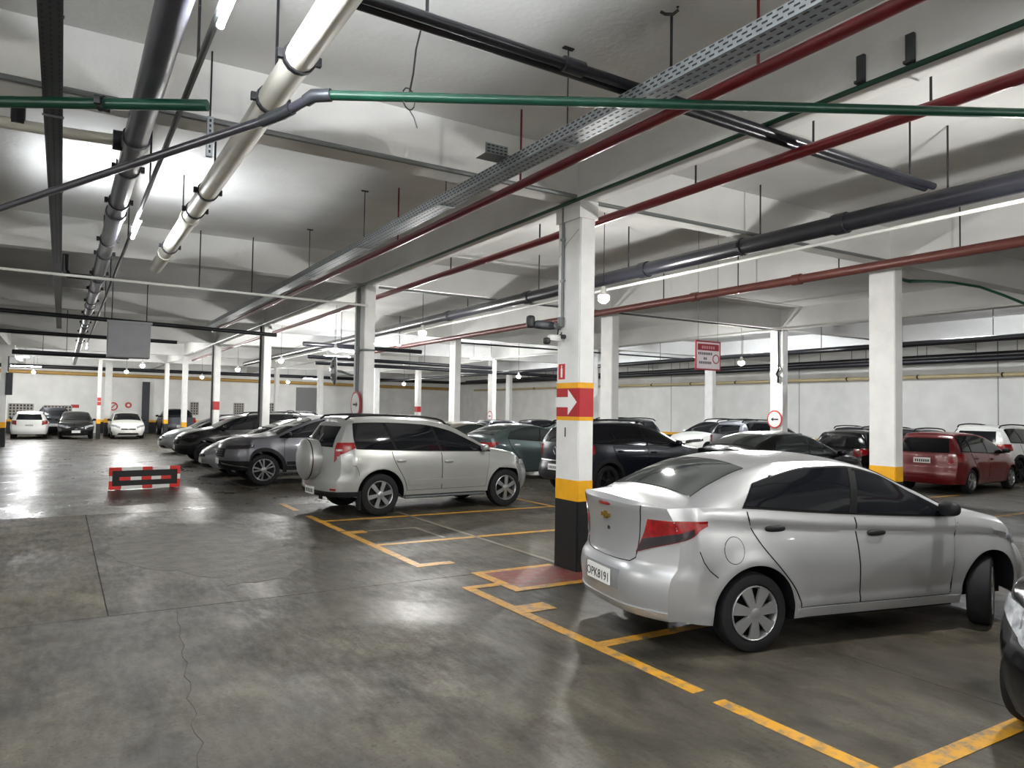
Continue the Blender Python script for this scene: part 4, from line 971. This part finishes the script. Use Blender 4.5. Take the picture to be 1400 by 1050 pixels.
# ---- compact SUV
SUV = dict(wb=2.67, fo=.83, ro=.82, r=.345, sill=.30, tw=.215, gap=.06, zf=.28, zr=.34, rc=.16, fc=.32, cladding=True, rbump=(.36, .54), fbump=(.30, .44), sillmat=PLAS,
  zt=[(3.50, .84), (3.34, .97), (3.0, 1.07), (2.55, 1.14), (2.4, 1.17), (1.95, 1.40), (1.5, 1.57), (1.0, 1.645), (.2, 1.66), (-.45, 1.62), (-.74, 1.56), (-.82, 1.52)],
  zb=[(3.50, .77), (3.2, .92), (2.75, 1.03), (2.3, 1.07), (1, 1.10), (0, 1.14), (-.82, 1.17)], hw=[(3.50, .76), (3.2, .85), (2.7, .895), (1.3, .90), (0, .90), (-.45, .885), (-.82, .79)],
  yt=[(3.50, .62), (3.0, .71), (2.4, .77), (2.0, .72), (1.5, .65), (.5, .635), (-.5, .61), (-.82, .58)], cr=[(3.5, .03), (2.5, .05), (1.95, .075), (1.4, .055), (.5, .045), (-.82, .04)],
  rear=[(.3, .05), (.45, -.03), (.62, -.02), (.70, .03), (1.1, .04), (1.25, .11), (1.55, .33)], front=[(.28, .12), (.45, .01), (.65, 0), (.82, .06), (.9, .1)],
  dlo=(-.42, 2.28), pillar_b=[.28, 1.18], slant=(-.45, -.2), rail=.065, wind=(2.36, 1.56), rwin=(.58, 1.17, 1.48), mirror=2.12, doors=[(lambda t: lerp(.48, .16, sstep(t)), 1.18, 0), (1.195, lambda t: lerp(2.16, 2.26, t), 0)],
  head=(.44, 2.95, .74, .86, .86, .95), tail=(.60, -.40, .86, 1.12, .95, 1.13), grille=(.44, .62, .76), fplate=.5, rplate=.62, spokes=5, rim=.23, rimmat=RIMD, headmat=LAMPD, rails=(-.5, 1.35))
p_sed = build(SED, 2.2); p_rav = build(RAV, 1.4); p_pick = build(PICK, 1.1)
p_hat = build(HAT, .9); p_wag = build(WAG, .9); p_suv = build(SUV, .9); p_sed2 = build(dict(SED, steer=0, crease=0, ptext=None, smoke=None, handle=None, mirrormat='PAINT', spokes=5, rimstyle='alloy', rimmat=RIM, glass=GLASSG), .9)
# extra detail on the nearest sedan
s = p_sed.shape
c = s.rearp(0, .985); bm = bmesh.new()
bm_poly(bm, [(c.x-.006, q[0], 0.985+q[1]) for q in ((-.075, -.014), (-.075, .014), (-.027, .014), (-.022, .03), (.027, .03), (.022, .014), (.075, .014), (.075, -.014), (.027, -.014), (.022, -.03), (-.027, -.03), (-.022, -.014))], (-.012, 0, 0))
p_sed.add('trunk_emblem', bm, GOLD, smooth=False)
bm = bmesh.new(); c = s.rearp(0, 1.085); bm_blob(bm, (c.x-.004, 0, 1.085), (.012, .10, .014), 4); p_sed.add('brake_light', bm, LAMPR)
bm = bmesh.new(); c = s.rearp(0, .88); bm_lathe(bm, [(c.x-.008, .016), (c.x+.01, .016)], 12, 'X'); bmesh.ops.translate(bm, verts=bm.verts[:], vec=(0, -.02, .88)); p_sed.add('trunk_lock', bm, INK)
def ribbon(P, pts, off, w_, ref): # narrow dark seam lying on a body surface
    bm = bmesh.new(); bm_tube(bm, [P(*q)+Vector(ref)*off for q in pts], w_, 6); return bm
# boot lid seam, bumper seam, fuel flap
Pz = lambda y, z: s.rearp(y, z)
seam = [(-.50, 1.12), (-.47, .98), (-.44, .80), (-.42, .70), (-.36, .665), (-.2, .655), (0, .65), (.2, .655), (.36, .665), (.42, .70), (.44, .80), (.47, .98), (.50, 1.12)]
p_sed.add('boot_seam', ribbon(Pz, [(lerp(a[0], b[0], t), lerp(a[1], b[1], t)) for a, b in zip(seam, seam[1:]) for t in (0, .33, .66)]+[seam[-1]], 0, .0045, (-1, 0, 0)), TRIM)
for sg in (-1, 1):
    S1 = lambda x, z, sg=sg: s.side(x, z, sg)
    p_sed.add('bumper_seam', ribbon(S1, [(-.60, .80), (-.5, .72), (-.42, .655), (-.345, .60)], 0, .004, (0, sg, 0)), TRIM)
    p_sed.add('wing_seam', ribbon(S1, [(2.15, .93), (2.10, .8), (2.06, .6), (2.05, .45), (2.04, .33)], 0, .004, (0, sg, 0)), TRIM)
    p_sed.add('quarter_bar', patch_bm(S1, lambda u, v: (lerp(.20, .225, u)+.05*v, lerp(s.zb(.2)+.028, s.zte(.22)-.075, v)), 2, 8, .013, (0, sg, 0)), PLAS)
    p_sed.add('pillar_cover', patch_bm(S1, lambda u, v: (lerp(.945, 1.02, u)+.39*v*(s.zte(1.05)-s.zb(.98)-.08), lerp(s.zb(.98)+.02, s.zte(1.1)-.062, v)), 3, 8, .017, (0, sg, 0)), TRIM)
p_sed.add('fuel_flap', patch_bm(lambda x, z: s.side(x, z, -1), lambda u, v: (-.20+.085*v*math.cos(2*PI*u), .80+.10*v*math.sin(2*PI*u)), 24, 3, .002, (0, -1, 0)), 'PAINT')
p_sed.add('fuel_flap_seam', ribbon(lambda x, z: s.side(x, z, -1), [(-.20+.087*math.cos(a), .80+.102*math.sin(a)) for a in [i*PI/14 for i in range(29)]], 0, .003, (0, -1, 0)), TRIM)
# plate recess
p_sed.add('plate_recess', patch_bm(Pz, lambda u, v: (lerp(-.30, .30, u), lerp(.425, .585, v)), 10, 3, .002, (-1, 0, 0)), mat('recess_grey', srgb(120, 121, 122), .5))
p_sed.add('bumper_lip', patch_bm(Pz, lambda u, v: (lerp(-.72, .72, u), lerp(.285, .33, v)), 20, 2, .012, (-1, 0, 0)), 'PAINT')
# spare wheel cover and tailgate details on the SUV
s = p_rav.shape; zc = .86; yc = .0; xr = s.rearp(0, zc).x
bm = bmesh.new(); bm_lathe(bm, [(xr+.02, .345), (xr-.16, .36), (xr-.21, .345), (xr-.235, .30), (xr-.255, .15), (xr-.26, .001)], 40, 'X'); bmesh.ops.translate(bm, verts=bm.verts[:], vec=(0, yc, zc+.09)); ci = p_rav.add('spare_wheel_cover', bm, 'PAINT')
bm = bmesh.new(); bm_lathe(bm, [(xr-.155, .361), (xr-.165, .363), (xr-.172, .358)], 40, 'X'); bmesh.ops.translate(bm, verts=bm.verts[:], vec=(0, yc, zc+.09)); p_rav.add('cover_seam', bm, TRIM, ci)
bm = bmesh.new(); bm_tube(bm, [s.rearp(-.02, 1.18)+Vector((-.02, 0, 0)), s.rearp(-.12, 1.40)+Vector((-.03, 0, 0))], .010, 6); p_rav.add('rear_wiper', bm, COND)
for sg in (-1, 1):
    p_rav.add('lamp_white_bars', patch_bm(s.wrap('r', .68, -.38, sg), lambda u, v: (lerp(-.8, .1, u), lerp(1.12, 1.15, v)), 10, 3, .009, (-1, sg, .2)), LAMPW)
    p_rav.add('reverse_lamp', patch_bm(s.wrap('r', .70, -.38, sg), lambda u, v: (lerp(-.75, -.2, u), lerp(.965, 1.03, v)), 8, 3, .009, (-1, sg, .2)), LAMPW)
    p_rav.add('bumper_reflector', patch_bm(s.wrap('r', .6, -.3, sg), lambda u, v: (lerp(-.6, .0, u), lerp(.46, .49, v)), 8, 2, .016, (-1, sg, 0)), LAMPR)
    bm = bmesh.new(); bm_tube(bm, [(.5, sg*.80, .29), (2.2, sg*.80, .29)], .035, 10); bm_tube(bm, [(.5, sg*.80, .29), (.45, sg*.6, .33)], .03, 8); bm_tube(bm, [(2.2, sg*.80, .29), (2.25, sg*.6, .33)], .03, 8); p_rav.add('running_board', bm, GALV)
    bm = bmesh.new(); bm_box(bm, -.43, -.405, sg*.86-.11, sg*.86+.03, .14, .45); p_rav.add('mud_flap', bm, PLAS, smooth=False)
    p_rav.add('bumper_seam', ribbon(lambda x, z, sg=sg: s.side(x, z, sg), [(-.62, .88), (-.5, .87), (-.43, .78), (-.41, .70)], 0, .004, (0, sg, 0)), TRIM)
# pickup nose details: grille slats, fog trims
s = p_pick.shape
for z in (.70, .75, .80): p_pick.add('grille_bar', patch_bm(lambda y, zz: s.frontp(y, zz), lambda u, v, z=z: (lerp(-.40, .40, u), lerp(z, z+.018, v)), 10, 2, .014, (1, 0, 0)), DGREY)
for sg in (-1, 1): p_pick.add('skid_trim', patch_bm(s.wrap('f', .35, 3.35, sg), lambda u, v: (lerp(-1, .8, u), lerp(.50-.10*u, .53-.10*u, v)), 16, 2, .016, (1, sg, 0)), CHROME)

def front_at(p, xfront, y, label, paintm, name='car', rz=PI, **k):
    """place so that the nose is at the given world x (heading -X)"""
    s = p.shape; return p.place(name, xfront+s.xF*(-math.cos(rz)), y+s.xF*(-math.sin(rz)), rz, label, paintm, **k)
p_sed.place('sedan', 4.81, 4.72, -.207, 'silver sedan with red tail lamps parked nearest on the right', SILVER)
p_rav.place('sport_utility_car', 4.70, 12.95, .073, 'silver SUV with covered spare wheel on its tailgate', SILVERW)
e = p_pick.place('pickup', 4.15+2.98, 18.72, PI-.02, 'graphite pickup with black wheel arches nosing into the aisle', GREYM, 'pickup')
front_at(p_hat, 3.25, 21.4, 'light silver hatchback squeezed beside the graphite pickup', LGREY, 'hatchback')
front_at(p_suv, 3.2, 26.4, 'black SUV with chrome glints between pillar and silver minivan', BLACKP, 'sport_utility_car')
front_at(p_wag, 3.3, 31.8, 'silver minivan farthest along the right side of the aisle', SILVER, 'minivan')
front_at(p_suv, 4.6, 29.2, 'white SUV roof showing behind the black SUV', WHITEP, 'sport_utility_car')
front_at(p_wag, 3.7, 23.8, 'dark hatch roof between the light silver hatchback and black SUV', DGREYP, 'wagon') if False else None
# end of the aisle
p_hat.place('hatchback', -1.4, 46.9, PI/2, 'old white hatchback seen from behind at far left', WHITEP)
p_suv.place('sport_utility_car', .1, 50.4-2.2, PI/2, 'dark SUV half hidden behind the old white hatchback', DGREYP) if False else None
p_suv.place('sport_utility_car', -.35, 51.6, PI/2, 'dark SUV half hidden between white and black hatchbacks', DGREYP)
p_hat.place('hatchback', .72, 46.2+2.47, -PI/2, 'black hatchback facing the viewer at the end of the aisle', BLACKP)
p_hat.place('hatchback', 3.2, 46.2+2.47, -PI/2+.0, 'white hatchback facing the viewer beside the placard pillar', WHITEP)
p_pick.place('pickup', 6.3, 50.3, PI/2, 'dark pickup parked sideways far behind the silver minivan', DGREYP, 'pickup')
# second row
p_suv.place('sport_utility_car', 10.25, 13.55, .03, 'midnight SUV with diamond badge right behind the arrow-banded pillar', DKBLUE)
p_sed2.place('sedan', 10.2, 17.6, .1, 'teal grey sedan roof between spare-wheel car and midnight SUV', TEAL)
p_sed2.place('sedan', 10.0, 20.6, .1, 'champagne sedan roof behind the teal grey sedan', BEIGE)
front_at(p_suv, 14.1, 20.3, 'dark SUV seen above the bonnet of the midnight SUV', DGREYP, 'sport_utility_car')
front_at(p_suv, 19.9, 20.6, 'white SUV with black grille below the hanging notice', WHITEP, 'sport_utility_car')
p_suv.place('sport_utility_car', 20.7, 18.2, .0, 'grey SUV with roof rails left of the round-sign pillar', GREYM)
p_sed2.place('sedan', 12.4, 10.7, .0, 'black sedan roof showing just above the nearest silver sedan', BLACKP)
p_hat.place('hatchback', 19.2, 13.0, .05, 'black hatchback left of the broad white pillar', BLACKP)
p_wag.place('wagon', 24.2, 15.9, 0, 'dark wagon roof behind the black hatchback near the right wall', DGREYP)
p_wag.place('wagon', 19.1, 10.36, .09, 'wine red wagon parked right of the broad white pillar', REDC, over=None, skip=('roof_rail',))
p_suv.place('sport_utility_car', 23.7, 11.4, .02, 'white SUV with red tail lamps behind the wine red wagon', WHITEP)
p_wag.place('wagon', 23.4, 13.6, .0, 'dark wagon roof right behind the wine red wagon', DGREYP)
p_hat.place('hatchback', 16.5, 29.1, 0, 'dark hatchback far behind the champagne sedan', DGREYP)
p_hat.place('hatchback', 20.2, 31.3, 0, 'dark blue hatchback far right of the small round sign', DKBLUE)
p_sed2.place('sedan', 19.2, 26.7, 0, 'pale green sedan roof in front of the distant right wall', TEAL)
p_suv.place('sport_utility_car', 12.4, 44.5, PI/2, 'pale van-like car at the far wall left of the mirror', LGREY)
e = p_wag.place('wagon', 7.3, 24.05, PI, 'white wagon with ladder on its roof behind the spare-wheel car', WHITEP, skip=('roof_rail',))
lad = empty('ladder', (7.7, 24.05, 1.56), PI); tag(lad, 'dark metal ladder lying on the roof of a white wagon', 'ladder')
for y in (-.25, .25): tube('side_rail', [(-.9, y, 0), (1.2, y, .03)], .03, DGREY, lad, 8)
for i in range(7): tube('rung', [(-.8+i*.3, -.25, .0+i*.004), (-.8+i*.3, .25, .0+i*.004)], .018, DGREY, lad, 6)
# dark car nosing in at the right edge
e = p_hat.place('hatchback', 4.32+p_hat.shape.xF, 1.46, PI, 'black hatchback nose entering the picture at the right edge', BLACKP)
# diamond badge of the midnight SUV
for o in D.objects:
    if o.parent is None and o.get('label', '').startswith('midnight SUV'):
        c = p_suv.shape.rearp(0, .98); bm = bmesh.new()
        for a, b in (((.0, .09), (.065, 0)), ((.065, 0), (0, -.09)), ((0, -.09), (-.065, 0)), ((-.065, 0), (0, .09))): bm_tube(bm, [(c.x-.02, a[0], .98+a[1]), (c.x-.02, b[0], .98+b[1])], .014, 6)
        obj('diamond_badge', bm, CHROME, o)
        bm = bmesh.new(); bm_tube(bm, [p_suv.shape.rearp(y, .76)+Vector((-.02, 0, 0)) for y in (-.62, -.3, 0, .3, .62)], .018, 8); obj('bumper_chrome', bm, CHROME, o, True)
